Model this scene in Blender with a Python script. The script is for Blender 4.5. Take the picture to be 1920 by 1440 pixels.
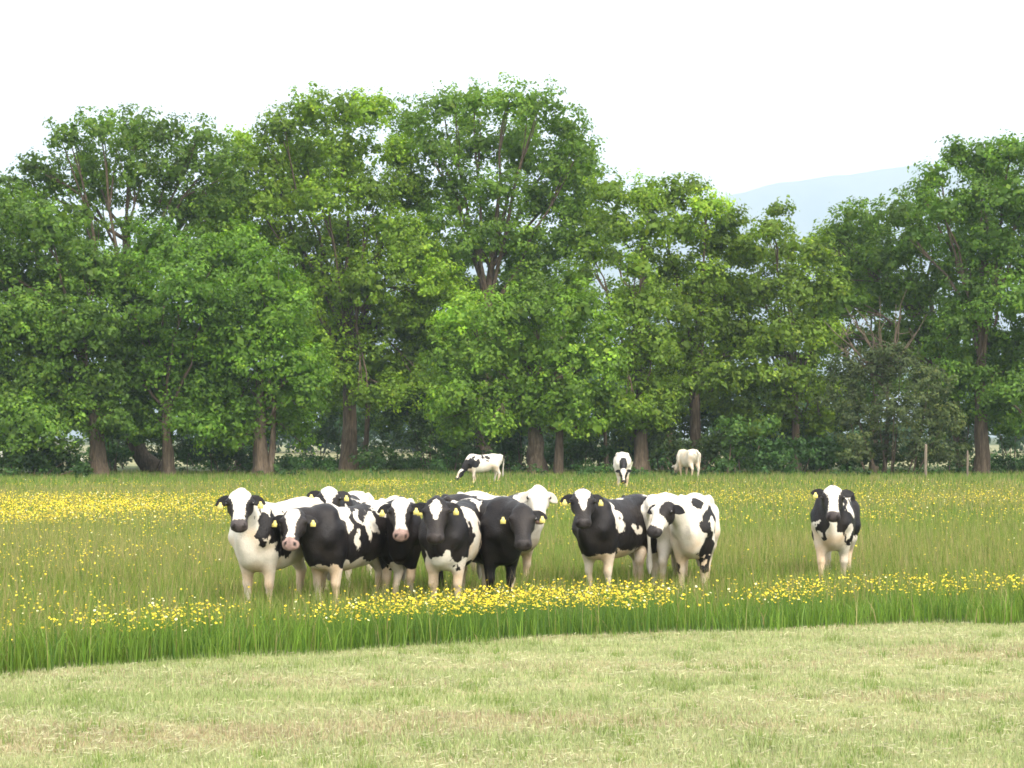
import bpy, math, random
import numpy as np
from mathutils import Vector

for o in list(bpy.data.objects):
    bpy.data.objects.remove(o)
sc = bpy.context.scene
COL = sc.collection
R = math.radians

# ------------------------------------------------------------------ camera
FPX, CAMH, HORIZON = 3348.0, 2.1, 818.0          # focal length in photo pixels, eye height, horizon row
cam_d = bpy.data.cameras.new('camera')
cam = bpy.data.objects.new('camera', cam_d)
COL.objects.link(cam)
cam_d.sensor_fit = 'HORIZONTAL'
cam_d.sensor_width = 36.0
cam_d.lens = 36.0 * FPX / 1920.0
cam_d.clip_start = 0.5
cam_d.clip_end = 30000.0
cam.location = (0, 0, CAMH)
cam.rotation_euler = (R(90) + math.atan((HORIZON - 720.0) / FPX), 0, 0)
sc.camera = cam
sc.render.resolution_x, sc.render.resolution_y = 1024, 768

# ------------------------------------------------------------------ light
SUN_EL, SUN_AZ = R(48), R(150)                   # azimuth clockwise from +Y (the viewing direction)
world = bpy.data.worlds.new('World')
sc.world = world
world.use_nodes = True
wn, wl = world.node_tree.nodes, world.node_tree.links
wn.clear()
w_out = wn.new('ShaderNodeOutputWorld')
w_bg = wn.new('ShaderNodeBackground')
w_sky = wn.new('ShaderNodeTexSky')
w_sky.sky_type = 'NISHITA'
w_sky.sun_disc = False
w_sky.sun_elevation = SUN_EL
w_sky.sun_rotation = SUN_AZ
w_sky.air_density = 1.0
w_sky.dust_density = 4.0
w_sky.ozone_density = 1.0
w_mix = wn.new('ShaderNodeMix')                  # thin bright overcast: most of the blue is veiled by white cloud
w_mix.data_type = 'RGBA'
w_mix.inputs[0].default_value = 0.82
w_mix.inputs[7].default_value = (10.0, 9.9, 9.7, 1)
wl.new(w_sky.outputs[0], w_mix.inputs[6])
wl.new(w_mix.outputs[2], w_bg.inputs['Color'])
w_bg.inputs['Strength'].default_value = 0.108
wl.new(w_bg.outputs[0], w_out.inputs['Surface'])

sun_d = bpy.data.lights.new('sun', 'SUN')
sun_d.energy = 1.5
sun_d.angle = R(14)
sun_d.color = (1.0, 0.92, 0.80)
sun = bpy.data.objects.new('sun', sun_d)
COL.objects.link(sun)
sd = Vector((math.sin(SUN_AZ) * math.cos(SUN_EL), math.cos(SUN_AZ) * math.cos(SUN_EL), math.sin(SUN_EL)))
sun.rotation_euler = (-sd).to_track_quat('-Z', 'Y').to_euler()

sc.view_settings.view_transform = 'Standard'
sc.view_settings.look = 'None'
sc.view_settings.exposure = 1.47
sc.view_settings.gamma = 1.0
sc.view_settings.use_curve_mapping = False
sc.render.engine = 'CYCLES'
sc.cycles.max_bounces = 6
sc.cycles.diffuse_bounces = 3
sc.cycles.transmission_bounces = 3
sc.cycles.transparent_max_bounces = 6
sc.cycles.volume_bounces = 1
sc.cycles.use_denoising = True
sc.cycles.filter_width = 1.7                     # the photograph is soft

# ------------------------------------------------------------------ helpers
rng = np.random.default_rng(7)


def px_dist(y):                                  # distance of a ground point seen at photo row y
    return FPX * CAMH / (y - HORIZON)


def px_ground(x, y):
    d = px_dist(y)
    return (x - 960.0) / FPX * d, d


def px_at(x, y, d):                              # point seen at photo pixel x, y that stands d metres off
    return np.array([(x - 960.0) / FPX * d, d, CAMH + (HORIZON - y) / FPX * d])


def tag(o, label=None, cat=None, group=None, kind=None):
    if label: o['label'] = label
    if cat: o['category'] = cat
    if group: o['group'] = group
    if kind: o['kind'] = kind
    return o


def empty(name, loc, rz=0.0):
    o = bpy.data.objects.new(name, None)
    o.empty_display_size = 0.3
    o.location = loc
    o.rotation_euler = (0, 0, rz)
    COL.objects.link(o)
    return o


def mesh_np(name, V, polys, mat, colors=None, parent=None, smooth=False):
    """polys: list of (n,k) index arrays; colors: (nverts,3 or 4) linear colours on points."""
    V = np.asarray(V, dtype=np.float32)
    me = bpy.data.meshes.new(name)
    me.vertices.add(len(V))
    me.vertices.foreach_set('co', V.ravel())
    loops = np.concatenate([np.asarray(p, dtype=np.int32).ravel() for p in polys])
    tot = np.concatenate([np.full(len(p), np.asarray(p).shape[1], dtype=np.int32) for p in polys])
    start = np.concatenate([[0], np.cumsum(tot)[:-1]]).astype(np.int32)
    me.loops.add(len(loops))
    me.loops.foreach_set('vertex_index', loops)
    me.polygons.add(len(tot))
    me.polygons.foreach_set('loop_start', start)
    me.polygons.foreach_set('loop_total', tot)
    if smooth:
        me.polygons.foreach_set('use_smooth', np.ones(len(tot), dtype=bool))
    me.update(calc_edges=True)
    if colors is not None:
        c = np.asarray(colors, dtype=np.float32)
        if c.shape[1] == 3:
            c = np.concatenate([c, np.ones((len(c), 1), np.float32)], 1)
        a = me.color_attributes.new('tint', 'FLOAT_COLOR', 'POINT')
        a.data.foreach_set('color', c.ravel())
    me.materials.append(mat)
    o = bpy.data.objects.new(name, me)
    COL.objects.link(o)
    if parent is not None:
        o.parent = parent
    return o


def noise3(P, seed, freq):
    """cheap smooth noise, about -1..1"""
    r = np.random.default_rng(seed)
    out = np.zeros(len(P))
    for k in range(7):
        d = r.normal(size=3)
        d /= np.linalg.norm(d)
        f = freq * r.uniform(0.6, 1.9)
        out += np.sin(P @ d * f + r.uniform(0, 6.28) + 1.3 * np.sin(P @ r.normal(size=3) * freq * 0.5))
    return out / 3.2


def node_mat(name):
    m = bpy.data.materials.new(name)
    m.use_nodes = True
    return m, m.node_tree.nodes, m.node_tree.links, m.node_tree.nodes['Principled BSDF']


def mat_leaf(name, translucency=0.4, rough=0.55):
    m, n, l, b = node_mat(name)
    a = n.new('ShaderNodeAttribute'); a.attribute_name = 'tint'
    b.inputs['Roughness'].default_value = rough
    b.inputs['Specular IOR Level'].default_value = 0.3
    l.new(a.outputs['Color'], b.inputs['Base Color'])
    t = n.new('ShaderNodeBsdfTranslucent')
    hs = n.new('ShaderNodeHueSaturation')
    hs.inputs['Saturation'].default_value = 1.1
    hs.inputs['Value'].default_value = 1.25
    l.new(a.outputs['Color'], hs.inputs['Color'])
    l.new(hs.outputs[0], t.inputs['Color'])
    mx = n.new('ShaderNodeMixShader')
    mx.inputs[0].default_value = translucency
    l.new(b.outputs[0], mx.inputs[1]); l.new(t.outputs[0], mx.inputs[2])
    l.new(mx.outputs[0], n['Material Output'].inputs['Surface'])
    return m


def mat_noise(name, stops, scale=4.0, rough=0.9, bump=0.0, detail=8.0, spec=0.2, stretch=None):
    m, n, l, b = node_mat(name)
    tc = n.new('ShaderNodeTexCoord')
    mp = n.new('ShaderNodeMapping')
    if stretch: mp.inputs['Scale'].default_value = stretch
    tx = n.new('ShaderNodeTexNoise')
    tx.inputs['Scale'].default_value = scale
    tx.inputs['Detail'].default_value = detail
    tx.inputs['Roughness'].default_value = 0.65
    cr = n.new('ShaderNodeValToRGB')
    e = cr.color_ramp.elements
    while len(e) < len(stops): e.new(0.5)
    for el, (p, c) in zip(e, stops):
        el.position = p; el.color = (*c, 1)
    l.new(tc.outputs['Object'], mp.inputs[0]); l.new(mp.outputs[0], tx.inputs['Vector'])
    l.new(tx.outputs[0], cr.inputs[0]); l.new(cr.outputs[0], b.inputs['Base Color'])
    b.inputs['Roughness'].default_value = rough
    b.inputs['Specular IOR Level'].default_value = spec
    if bump:
        bp = n.new('ShaderNodeBump')
        bp.inputs['Strength'].default_value = 1.0
        bp.inputs['Distance'].default_value = bump
        l.new(tx.outputs[0], bp.inputs['Height']); l.new(bp.outputs[0], b.inputs['Normal'])
    return m


def mat_coat():
    m, n, l, b = node_mat('cow_coat')
    a = n.new('ShaderNodeAttribute'); a.attribute_name = 'tint'
    tc = n.new('ShaderNodeTexCoord')
    tx = n.new('ShaderNodeTexNoise'); tx.inputs['Scale'].default_value = 55; tx.inputs['Detail'].default_value = 4
    l.new(tc.outputs['Object'], tx.inputs['Vector'])
    mr = n.new('ShaderNodeMapRange')
    mr.inputs['To Min'].default_value = 0.82; mr.inputs['To Max'].default_value = 1.12
    l.new(tx.outputs[0], mr.inputs['Value'])
    mx = n.new('ShaderNodeMix'); mx.data_type = 'RGBA'; mx.blend_type = 'MULTIPLY'
    mx.inputs[0].default_value = 1.0
    l.new(a.outputs['Color'], mx.inputs[6]); l.new(mr.outputs[0], mx.inputs[7])
    ca = n.new('ShaderNodeAttribute'); ca.attribute_name = 'coat'
    hair = n.new('ShaderNodeTexNoise'); hair.inputs['Scale'].default_value = 48; hair.inputs['Detail'].default_value = 3
    hm = n.new('ShaderNodeMapping'); hm.inputs['Scale'].default_value = (1.0, 1.0, .45)
    l.new(tc.outputs['Object'], hm.inputs[0]); l.new(hm.outputs[0], hair.inputs['Vector'])
    ad = n.new('ShaderNodeMath'); ad.operation = 'MULTIPLY_ADD'
    l.new(hair.outputs[0], ad.inputs[0]); ad.inputs[1].default_value = 0.05; l.new(ca.outputs['Fac'], ad.inputs[2])
    edge = n.new('ShaderNodeMapRange'); edge.inputs['From Min'].default_value = 0.021; edge.inputs['From Max'].default_value = 0.029
    l.new(ad.outputs[0], edge.inputs['Value'])
    lo = n.new('ShaderNodeTexNoise'); lo.inputs['Scale'].default_value = 3.0; lo.inputs['Detail'].default_value = 3
    l.new(tc.outputs['Object'], lo.inputs['Vector'])
    bk = n.new('ShaderNodeValToRGB')
    bk.color_ramp.elements[0].position = .35; bk.color_ramp.elements[0].color = (0.0075, 0.0068, 0.0085, 1)
    bk.color_ramp.elements[1].position = .70; bk.color_ramp.elements[1].color = (0.021, 0.0165, 0.015, 1)
    l.new(lo.outputs[0], bk.inputs[0])
    cm = n.new('ShaderNodeMix'); cm.data_type = 'RGBA'
    l.new(edge.outputs[0], cm.inputs[0]); l.new(mx.outputs[2], cm.inputs[6]); l.new(bk.outputs[0], cm.inputs[7])
    l.new(cm.outputs[2], b.inputs['Base Color'])
    b.inputs['Roughness'].default_value = 0.5
    b.inputs['Specular IOR Level'].default_value = 0.22
    bp = n.new('ShaderNodeBump'); bp.inputs['Distance'].default_value = 0.006
    l.new(tx.outputs[0], bp.inputs['Height']); l.new(bp.outputs[0], b.inputs['Normal'])
    return m


def mat_plain(name, col, rough=0.5, spec=0.5):
    m, n, l, b = node_mat(name)
    tc = n.new('ShaderNodeTexCoord')
    tx = n.new('ShaderNodeTexNoise'); tx.inputs['Scale'].default_value = 20
    mr = n.new('ShaderNodeMapRange'); mr.inputs['To Min'].default_value = 0.85; mr.inputs['To Max'].default_value = 1.1
    l.new(tc.outputs['Object'], tx.inputs['Vector']); l.new(tx.outputs[0], mr.inputs['Value'])
    mx = n.new('ShaderNodeMix'); mx.data_type = 'RGBA'; mx.blend_type = 'MULTIPLY'; mx.inputs[0].default_value = 1
    mx.inputs[6].default_value = (*col, 1)
    l.new(mr.outputs[0], mx.inputs[7]); l.new(mx.outputs[2], b.inputs['Base Color'])
    b.inputs['Roughness'].default_value = rough
    b.inputs['Specular IOR Level'].default_value = spec
    return m


M_LEAF = mat_leaf('leaf', 0.46)
M_GRASS = mat_leaf('grass_blade', 0.4, 0.5)
M_MOWN = mat_leaf('mown_blade', 0.25, 0.7)
M_PETAL = mat_leaf('petal', 0.3, 0.4)
M_BARK = mat_noise('bark', [(0.3, (0.05, 0.037, 0.026)), (0.55, (0.13, 0.098, 0.068)), (0.75, (0.24, 0.19, 0.14))],
                   scale=3.0, bump=0.06, stretch=(3, 3, 0.5))
M_TWIG = mat_noise('dead_twig', [(0.3, (0.08, 0.06, 0.04)), (0.7, (0.17, 0.135, 0.10))], scale=5, bump=0.01)
M_POST = mat_noise('weathered_wood', [(0.3, (0.11, 0.09, 0.065)), (0.7, (0.24, 0.20, 0.15))], scale=5, bump=0.01, stretch=(4, 4, .6))
M_COAT = mat_coat()
M_EYE = mat_plain('eye', (0.01, 0.008, 0.007), 0.12, 0.6)
M_TAG = mat_plain('ear_tag_plastic', (0.78, 0.66, 0.20), 0.4, 0.5)

# ------------------------------------------------------------------ setting
def edge_y(X):
    """front edge of the uncut meadow: distance as a function of X (the mower's curved last round)"""
    X = np.asarray(X, dtype=float)
    a, b = 0.462, -0.0289
    Xc = np.clip(X, -6.5, 6.8)
    y = 18.4 + a * Xc + b * Xc ** 2
    y = y + np.where(X < -6.5, (X + 6.5) * (a + 2 * b * -6.5), 0) + np.where(X > 6.8, (X - 6.8) * (a + 2 * b * 6.8), 0)
    return y + 0.10 * np.sin(X * 1.7 + 0.6) + 0.05 * np.sin(X * 4.3)


M_GROUND = mat_noise('meadow_soil', [(0.3, (0.045, 0.06, 0.018)), (0.55, (0.075, 0.095, 0.028)), (0.8, (0.12, 0.115, 0.045))], scale=0.6, bump=0.03)
M_STUB = mat_noise('mown_turf', [(0.28, (0.13, 0.15, 0.05)), (0.5, (0.23, 0.235, 0.095)), (0.68, (0.31, 0.27, 0.14)), (0.85, (0.26, 0.20, 0.12))], scale=2.2, bump=0.03, stretch=(0.5, 1.3, 1))
M_FARF = mat_noise('far_hay_field', [(0.3, (0.15, 0.16, 0.07)), (0.7, (0.25, 0.23, 0.12))], scale=0.08, bump=0.0)


def ground_sheet():
    S = 9000.0
    V = [(-S, -200, 0), (S, -200, 0), (S, S, 0), (-S, S, 0)]
    o = mesh_np('ground', V, [np.array([[0, 1, 2, 3]])], M_GROUND)
    tag(o, kind='structure')
    xs = np.linspace(-30, 40, 141)
    top = np.stack([xs, edge_y(xs) + 0.12, np.full_like(xs, 0.004)], 1)
    bot = np.stack([xs, np.full_like(xs, -20), np.full_like(xs, 0.004)], 1)
    n = len(xs)
    i = np.arange(n - 1)
    o = mesh_np('mown_field', np.concatenate([bot, top]), [np.stack([i, i + 1, n + i + 1, n + i], 1)], M_STUB)
    tag(o, kind='structure')
    V = [(-400, 125, 0.004), (400, 125, 0.004), (400, 420, 0.004), (-400, 420, 0.004)]
    o = mesh_np('far_field', V, [np.array([[0, 1, 2, 3]])], M_FARF)
    tag(o, kind='structure')


ground_sheet()


def hill():
    # long moorland ridge about 7 km off; ridge heights taken from the rows where it meets the sky
    d0 = 7000.0
    px = np.array([-1500, -600, 200, 800, 1100, 1370, 1560, 1700, 1900, 2300, 3200, 4200], float)
    py = np.array([640, 560, 520, 480, 430, 358, 326, 308, 296, 310, 400, 520], float)
    xs = np.linspace(-5300, 7000, 181)
    hz = np.interp(xs, (px - 960) / FPX * d0, CAMH + (HORIZON - py) / FPX * d0)
    hz = np.convolve(np.pad(hz, 4, 'edge'), np.ones(9) / 9, 'valid')
    hz = hz + 4 * np.sin(xs * .013) + 3 * np.sin(xs * .031 + 1) + 2 * np.sin(xs * .07 + 2)
    rows = [(-1900, 0.0), (-900, .12), (-650, .34), (-400, .62), (-200, .85), (-60, .97), (0, 1.0), (250, .92), (700, .6), (1300, 0.0)]
    V = []
    for k, (dy, f) in enumerate(rows):
        P = np.stack([xs, np.full_like(xs, d0 + dy), np.zeros_like(xs)], 1)
        nz = noise3(P, 31, 0.002) * 34 * math.sin(math.pi * min(1, f)) if 0 < f < 1 else 0
        z = hz * f + nz - 2
        V.append(np.stack([xs, np.full_like(xs, d0 + dy), z], 1))
    n, m = len(xs), len(rows)
    V = np.concatenate(V)
    q = []
    i = np.arange(n - 1)
    for r in range(m - 1):
        q.append(np.stack([r * n + i, r * n + i + 1, (r + 1) * n + i + 1, (r + 1) * n + i], 1))
    mt = mat_noise('moorland', [(0.35, (0.07, 0.10, 0.05)), (0.5, (0.13, 0.15, 0.07)), (0.7, (0.12, 0.10, 0.07))], scale=0.004)
    tag(mesh_np('hill', V, q, mt, smooth=True), kind='structure')


hill()

# ------------------------------------------------------------------ trees
def tube(path, radii, sides=8, seed=0):
    """tapered tube along a path -> verts, quads"""
    path = np.asarray(path, float)
    radii = np.asarray(radii, float)
    n = len(path)
    T = np.gradient(path, axis=0)
    T /= np.linalg.norm(T, axis=1, keepdims=True) + 1e-9
    ref = np.where(np.abs(T[:, 2:3]) > 0.9, np.array([[1.0, 0, 0]]), np.array([[0, 0, 1.0]]))
    A = np.cross(ref, T); A /= np.linalg.norm(A, axis=1, keepdims=True) + 1e-9
    B = np.cross(T, A)
    r = np.random.default_rng(seed)
    ang = np.linspace(0, 2 * np.pi, sides, endpoint=False)
    wob = 1 + 0.12 * r.normal(size=(n, sides))
    V = path[:, None] + (A[:, None] * np.cos(ang)[None, :, None] + B[:, None] * np.sin(ang)[None, :, None]) * (radii[:, None] * wob)[..., None]
    V = V.reshape(-1, 3)
    q = []
    j = np.arange(sides)
    for k in range(n - 1):
        q.append(np.stack([k * sides + j, k * sides + (j + 1) % sides, (k + 1) * sides + (j + 1) % sides, (k + 1) * sides + j], 1))
    return V, np.concatenate(q)


def join_tubes(tubes):
    Vs, Qs, off = [], [], 0
    for V, q in tubes:
        Vs.append(V); Qs.append(q + off); off += len(V)
    return np.concatenate(Vs), np.concatenate(Qs)


def bez(a, b, c, n):
    t = np.linspace(0, 1, n)[:, None]
    return (1 - t) ** 2 * a + 2 * t * (1 - t) * b + t ** 2 * c


def leaf_quads(C, N, size, r, aspect=0.62):
    """folded leaf sprays at C facing N: 4 verts, 2 tris each"""
    n = len(C)
    N = N / (np.linalg.norm(N, axis=1, keepdims=True) + 1e-9)
    U = np.cross(N, r.normal(size=(n, 3)))
    U /= np.linalg.norm(U, axis=1, keepdims=True) + 1e-9
    W = np.cross(N, U)
    s = (size * r.uniform(0.6, 1.35, n))[:, None]
    fold = r.uniform(0.05, 0.3, n)[:, None]
    a = C - U * s
    b = C + W * s * aspect - N * s * fold
    c = C + U * s * r.uniform(0.8, 1.2, n)[:, None] - N * s * fold * 0.8
    d = C - W * s * aspect - N * s * fold * r.uniform(0.2, 1.2, n)[:, None]
    V = np.stack([a, b, c, d], 1).reshape(-1, 3)
    i = np.arange(n) * 4
    return V, np.concatenate([np.stack([i, i + 1, i + 2], 1), np.stack([i, i + 2, i + 3], 1)])


def crown_leaves(lobes, r, leaf, clump_r, per_clump, dens, tint, var=0.22, flat=1.0, core=0.0):
    """lobes: (centre, radius) world; returns V, tris, colours"""
    Cs, Ns, Ts, Ls = [], [], [], []
    for (c, rad) in lobes:
        nc = max(6, int(dens * 4 * math.pi * rad * rad))
        d = r.normal(size=(nc, 3)); d /= np.linalg.norm(d, axis=1, keepdims=True)
        d = d[(d[:, 2] > -0.75)]
        nc = len(d)
        rr = rad * (r.uniform(0.0, 1.0, nc) ** 0.3) * (1 + 0.2 * noise3(d + c[None] * 0.37, 5, 3.5))
        p = c + d * rr[:, None] * np.array([1.05, 1.0, 0.9 * flat])
        lt = r.normal(0, 1, nc)                      # tint of the whole clump
        lobe_t = r.normal(0, 0.6)
        k = per_clump
        off = r.normal(size=(nc, k, 3))
        off /= np.linalg.norm(off, axis=2, keepdims=True)
        off *= (r.uniform(0, 1, (nc, k, 1)) ** 0.5) * clump_r * np.array([1.05, 1.05, 0.8])
        cr = np.repeat(r.uniform(0.65, 1.3, nc), k).reshape(nc, k, 1)
        P = (p[:, None] + off * cr).reshape(-1, 3)
        N = (d[:, None] * 0.7 + off / clump_r * 0.8 + np.array([0, 0, 0.35]) + r.normal(0, 0.45, (nc, k, 3))).reshape(-1, 3)
        Cs.append(P); Ns.append(N); Ts.append(np.repeat(lt * 0.7 + lobe_t, k) + r.normal(0, 0.7, nc * k))
        Ls.append(np.full(nc * k, leaf))
        if core:                                     # broad leaf sprays deep inside the lobe close it up
            kc = int(core * rad * rad * 6)
            dc = r.normal(size=(kc, 3)); dc /= np.linalg.norm(dc, axis=1, keepdims=True)
            Cs.append(c + dc * rad * (r.uniform(.02, .5, (kc, 1)) ** .6) * np.array([1, 1, .85]))
            Ns.append(dc * .8 + r.normal(0, .5, (kc, 3))); Ts.append(np.full(kc, lobe_t) + r.normal(0, .5, kc))
            Ls.append(np.full(kc, leaf * 2.3))
    C = np.concatenate(Cs); N = np.concatenate(Ns); t = np.concatenate(Ts)
    V, F = leaf_quads(C, N, np.concatenate(Ls), r)
    base = np.array(tint)
    yel = np.array([1.45, 1.12, 0.75])
    col = base[None] * np.exp(var * t)[:, None]
    mixy = np.clip(r.normal(0.0, 0.35, len(t)) + 0.12 * t, 0, 1)[:, None]
    col = col * (1 - mixy) + col * yel * mixy
    return V, F, np.repeat(col, 4, axis=0)


G_OAK = (0.060, 0.130, 0.026)
LEAFSTAT = [0]


def build_tree(name, label, group, base_px, d, lobes_px, tint, trunk_w=0.8, path_px=None, extra_trunks=(), depth=3.2, leaf=0.104,
               dens=1.15, per_clump=27, clump=0.47, seed=1, limb_bias=0.55, cat='tree', back=0.8, var=0.25, limbs_to=None, core=9.0):
    r = np.random.default_rng(seed)
    m = d / FPX
    bx = (base_px - 960.0) * m
    trunk_w = trunk_w * 0.95
    root = empty(name, (bx, d, 0))
    org = np.array([bx, d, 0.0])
    lobes = []
    xs = np.array([l[0] for l in lobes_px], float)
    xmid, xspan = xs.mean(), max(60.0, np.ptp(xs) / 2)
    for (x, y, rp) in lobes_px:
        edge = min(1.0, abs(x - xmid) / xspan)
        dy = r.uniform(-1, 0.35) * depth * math.sqrt(max(0.05, 1 - 0.8 * edge ** 2))
        P = px_at(x, y, d) - org
        P = P + np.array([0, dy, 0])
        s = (d + dy) / d                        # keep the lobe on its own line of growth
        P[0] = (x - 960.0) * m * s - bx
        P[2] = CAMH + (HORIZON - y) * m * s
        lobes.append((P, rp * m * s * 1.18))
        if r.uniform() < back:
            dy2 = abs(dy) * 0.6 + depth * r.uniform(0.3, 0.9)
            P2 = P.copy(); P2[1] = dy2; P2[0] += r.normal(0, 0.3); P2[2] -= r.uniform(0.2, 1.0)
            lobes.append((P2, rp * m * 0.85))
    V, F, C = crown_leaves(lobes, r, leaf, clump, per_clump, dens * 1.45, np.array(tint) * np.array([2.15, 1.72, 0.88]), var, core=core)
    LEAFSTAT[0] += len(F)
    mesh_np('crown', V, [F], M_LEAF, C, root)
    # trunk
    tubes = []
    top = max(l[1] for l in [(0, l[0][2]) for l in lobes])
    cen = np.mean([l[0] for l in lobes], axis=0)
    if path_px is None:
        fork = np.array([cen[0] * 0.35, cen[1] * 0.3, min(cen[2], top * limb_bias)])
        main = bez(np.array([0, 0, -0.1]), np.array([r.normal(0, .15), 0, fork[2] * 0.5]), fork, 9)
    else:
        main = np.array([[(x - 960.0) * m - bx, 0, CAMH + (HORIZON - y) * m] for x, y in path_px])
        main[0, 2] = -0.1
        t = np.linspace(0, 1, len(main)); tt = np.linspace(0, 1, 12)
        main = np.stack([np.interp(tt, t, main[:, k]) for k in range(3)], 1)
        main[1:-1] = (main[:-2] + 2 * main[1:-1] + main[2:]) / 4
        fork = main[-1]
    rad = trunk_w / 2 * np.interp(np.linspace(0, 1, len(main)), [0, .08, .3, 1], [1.5, 1.1, .9, .4])
    tubes.append(tube(main, rad, 10, seed))
    for (ex, w, lean, hgt) in extra_trunks:
        b0 = np.array([(ex - 960.0) * m - bx, r.uniform(-.6, .6), -0.1])
        t0 = b0 + np.array([lean, 0, hgt])
        tubes.append(tube(bez(b0, (b0 + t0) / 2 + np.array([lean * .3, 0, 0]), t0, 7), w / 2 * np.linspace(1.25, .5, 7), 8, seed + 3))
    sel = lobes if limbs_to is None else lobes[:limbs_to]
    for k, (c, rr) in enumerate(sel):
        if r.uniform() < 0.35: continue
        if c[2] < fork[2] * 0.55 and r.uniform() < 0.5:
            s0 = main[int(len(main) * 0.55)]
        else:
            s0 = main[-1 - r.integers(0, 5)]
        mid = (s0 + c) / 2 + np.array([0, 0, 0.25 * np.linalg.norm(c - s0) * r.uniform(0, .6)])
        pth = bez(s0, mid, c, 7)
        pth[1:-1] += r.normal(0, 0.12, (5, 3))
        w0 = min(trunk_w * 0.16, 0.035 + 0.012 * np.linalg.norm(c - s0))
        tubes.append(tube(pth, np.linspace(w0, 0.03, 7), 6, seed + k))
        for q in range(2):
            e = c + np.clip(r.normal(size=3), -1.3, 1.3) * rr * 0.38
            tubes.append(tube(bez(pth[4], (pth[4] + e) / 2 + r.normal(0, .15, 3), e, 5), np.linspace(w0 * .4, 0.015, 5), 5, seed + q))
    V, Q = join_tubes(tubes)
    mesh_np('trunk', V, [Q], M_BARK, None, root, smooth=True)
    tag(root, label, cat, group)
    return root


GROUP_T = 'trees along the far edge of the meadow'
build_tree('oak_tree', 'dark green tree beside the white-flowered shrub, its branches sweeping to the ground', GROUP_T, 185, 90,
           [(-80, 430, 85), (10, 390, 60), (85, 430, 65), (-10, 500, 85), (100, 520, 80), (170, 500, 55), (40, 600, 95), (150, 610, 75),
            (-70, 620, 100), (80, 700, 90), (-30, 740, 95), (175, 720, 60), (60, 800, 70), (-60, 840, 60), (130, 780, 50), (210, 790, 34), (20, 850, 40), (100, 840, 34)],
           (0.043, 0.104, 0.026), 0.95, seed=11, dens=1.25)
build_tree('oak_tree', 'tall dark oak with a round open crown and a strongly curved trunk', GROUP_T, 310, 99,
           [(65, 315, 38), (125, 255, 42), (185, 245, 48), (250, 240, 48), (310, 250, 42), (372, 255, 40), (95, 345, 50), (170, 320, 58),
            (250, 315, 58), (330, 320, 55), (400, 310, 42), (150, 400, 45), (330, 400, 50), (400, 390, 50), (240, 420, 30), (60, 400, 50), (425, 300, 34), (430, 350, 36), (20, 350, 34)],
           (0.041, 0.096, 0.026), 1.15, path_px=[(310, 893), (285, 876), (256, 845), (248, 800), (255, 740), (240, 600), (235, 450)],
           seed=12, dens=0.95, per_clump=27, back=.5, core=5.0)
build_tree('oak_tree', 'rounded mid-green tree standing in front of the curved trunk', GROUP_T, 318, 91,
           [(300, 470, 70), (225, 530, 65), (340, 540, 75), (260, 610, 75), (350, 640, 75), (190, 640, 55), (220, 700, 65), (300, 720, 70),
            (180, 770, 40), (260, 780, 45), (400, 580, 55), (380, 480, 45), (380, 720, 50), (220, 800, 30), (345, 790, 36), (385, 800, 32), (290, 805, 26)],
           (0.048, 0.122, 0.027), 0.6, seed=13, dens=1.25)
build_tree('oak_tree', 'bright green oak with a pale split trunk and low foliage', GROUP_T, 490, 92,
           [(440, 470, 60), (500, 520, 65), (430, 570, 65), (520, 600, 65), (460, 650, 70), (550, 680, 60), (420, 720, 60), (500, 740, 65),
            (570, 740, 42), (380, 770, 45), (450, 790, 40), (540, 790, 35), (390, 640, 50), (400, 825, 28), (440, 830, 24), (560, 800, 26), (585, 700, 30)],
           (0.054, 0.135, 0.026), 0.85, seed=14, dens=1.25, extra_trunks=((507, .35, .2, 4.5),))
build_tree('oak_tree', 'large yellow-green oak with a thin second stem close to its trunk', GROUP_T, 655, 103,
           [(465, 290, 32), (520, 240, 42), (580, 210, 45), (645, 205, 45), (700, 205, 42), (500, 310, 48), (570, 290, 55), (650, 280, 55),
            (420, 400, 55), (430, 340, 40), (530, 380, 55), (610, 370, 55), (690, 360, 50), (470, 450, 50), (560, 460, 58), (650, 450, 55), (730, 430, 50),
            (600, 540, 62), (690, 530, 60), (780, 470, 48), (815, 520, 42), (540, 570, 50), (650, 620, 65), (740, 600, 55), (790, 560, 40),
            (590, 650, 50), (700, 680, 55), (630, 700, 42), (770, 660, 42), (740, 740, 42), (790, 720, 40), (780, 600, 44), (820, 610, 40), (750, 500, 46), (760, 350, 36), (745, 280, 30), (450, 260, 28), (480, 380, 46), (860, 560, 40), (600, 720, 32), (690, 745, 30), (650, 735, 26)],
           (0.068, 0.146, 0.026), 0.9, seed=15, dens=1.3, extra_trunks=((681, .32, .3, 6.0),), depth=4.0)
build_tree('oak_tree', 'tallest broad oak with pale forked limbs showing in the middle of its crown', GROUP_T, 912, 106,
           [(775, 225, 42), (830, 200, 42), (890, 190, 45), (950, 190, 45), (1010, 195, 45), (1060, 235, 42), (1090, 275, 38), (755, 285, 45),
            (820, 275, 50), (900, 270, 55), (980, 275, 55), (1050, 310, 48), (1100, 320, 36), (780, 350, 45), (850, 350, 50), (930, 350, 50), (1010, 365, 50),
            (1075, 380, 48), (820, 420, 40), (890, 440, 48), (970, 445, 48), (1050, 450, 48), (1100, 440, 40), (840, 480, 32), (1010, 490, 40), (1070, 520, 40), (1120, 360, 34), (1130, 420, 34), (745, 380, 40), (770, 430, 40), (870, 465, 34), (950, 470, 30), (800, 470, 40), (990, 530, 34)],
           (0.055, 0.128, 0.030), 1.0, path_px=[(905, 870), (907, 800), (910, 700), (913, 620), (917, 550), (921, 500)],
           seed=16, dens=1.0, per_clump=27, depth=4.0, core=7.0, limbs_to=15)
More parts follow.
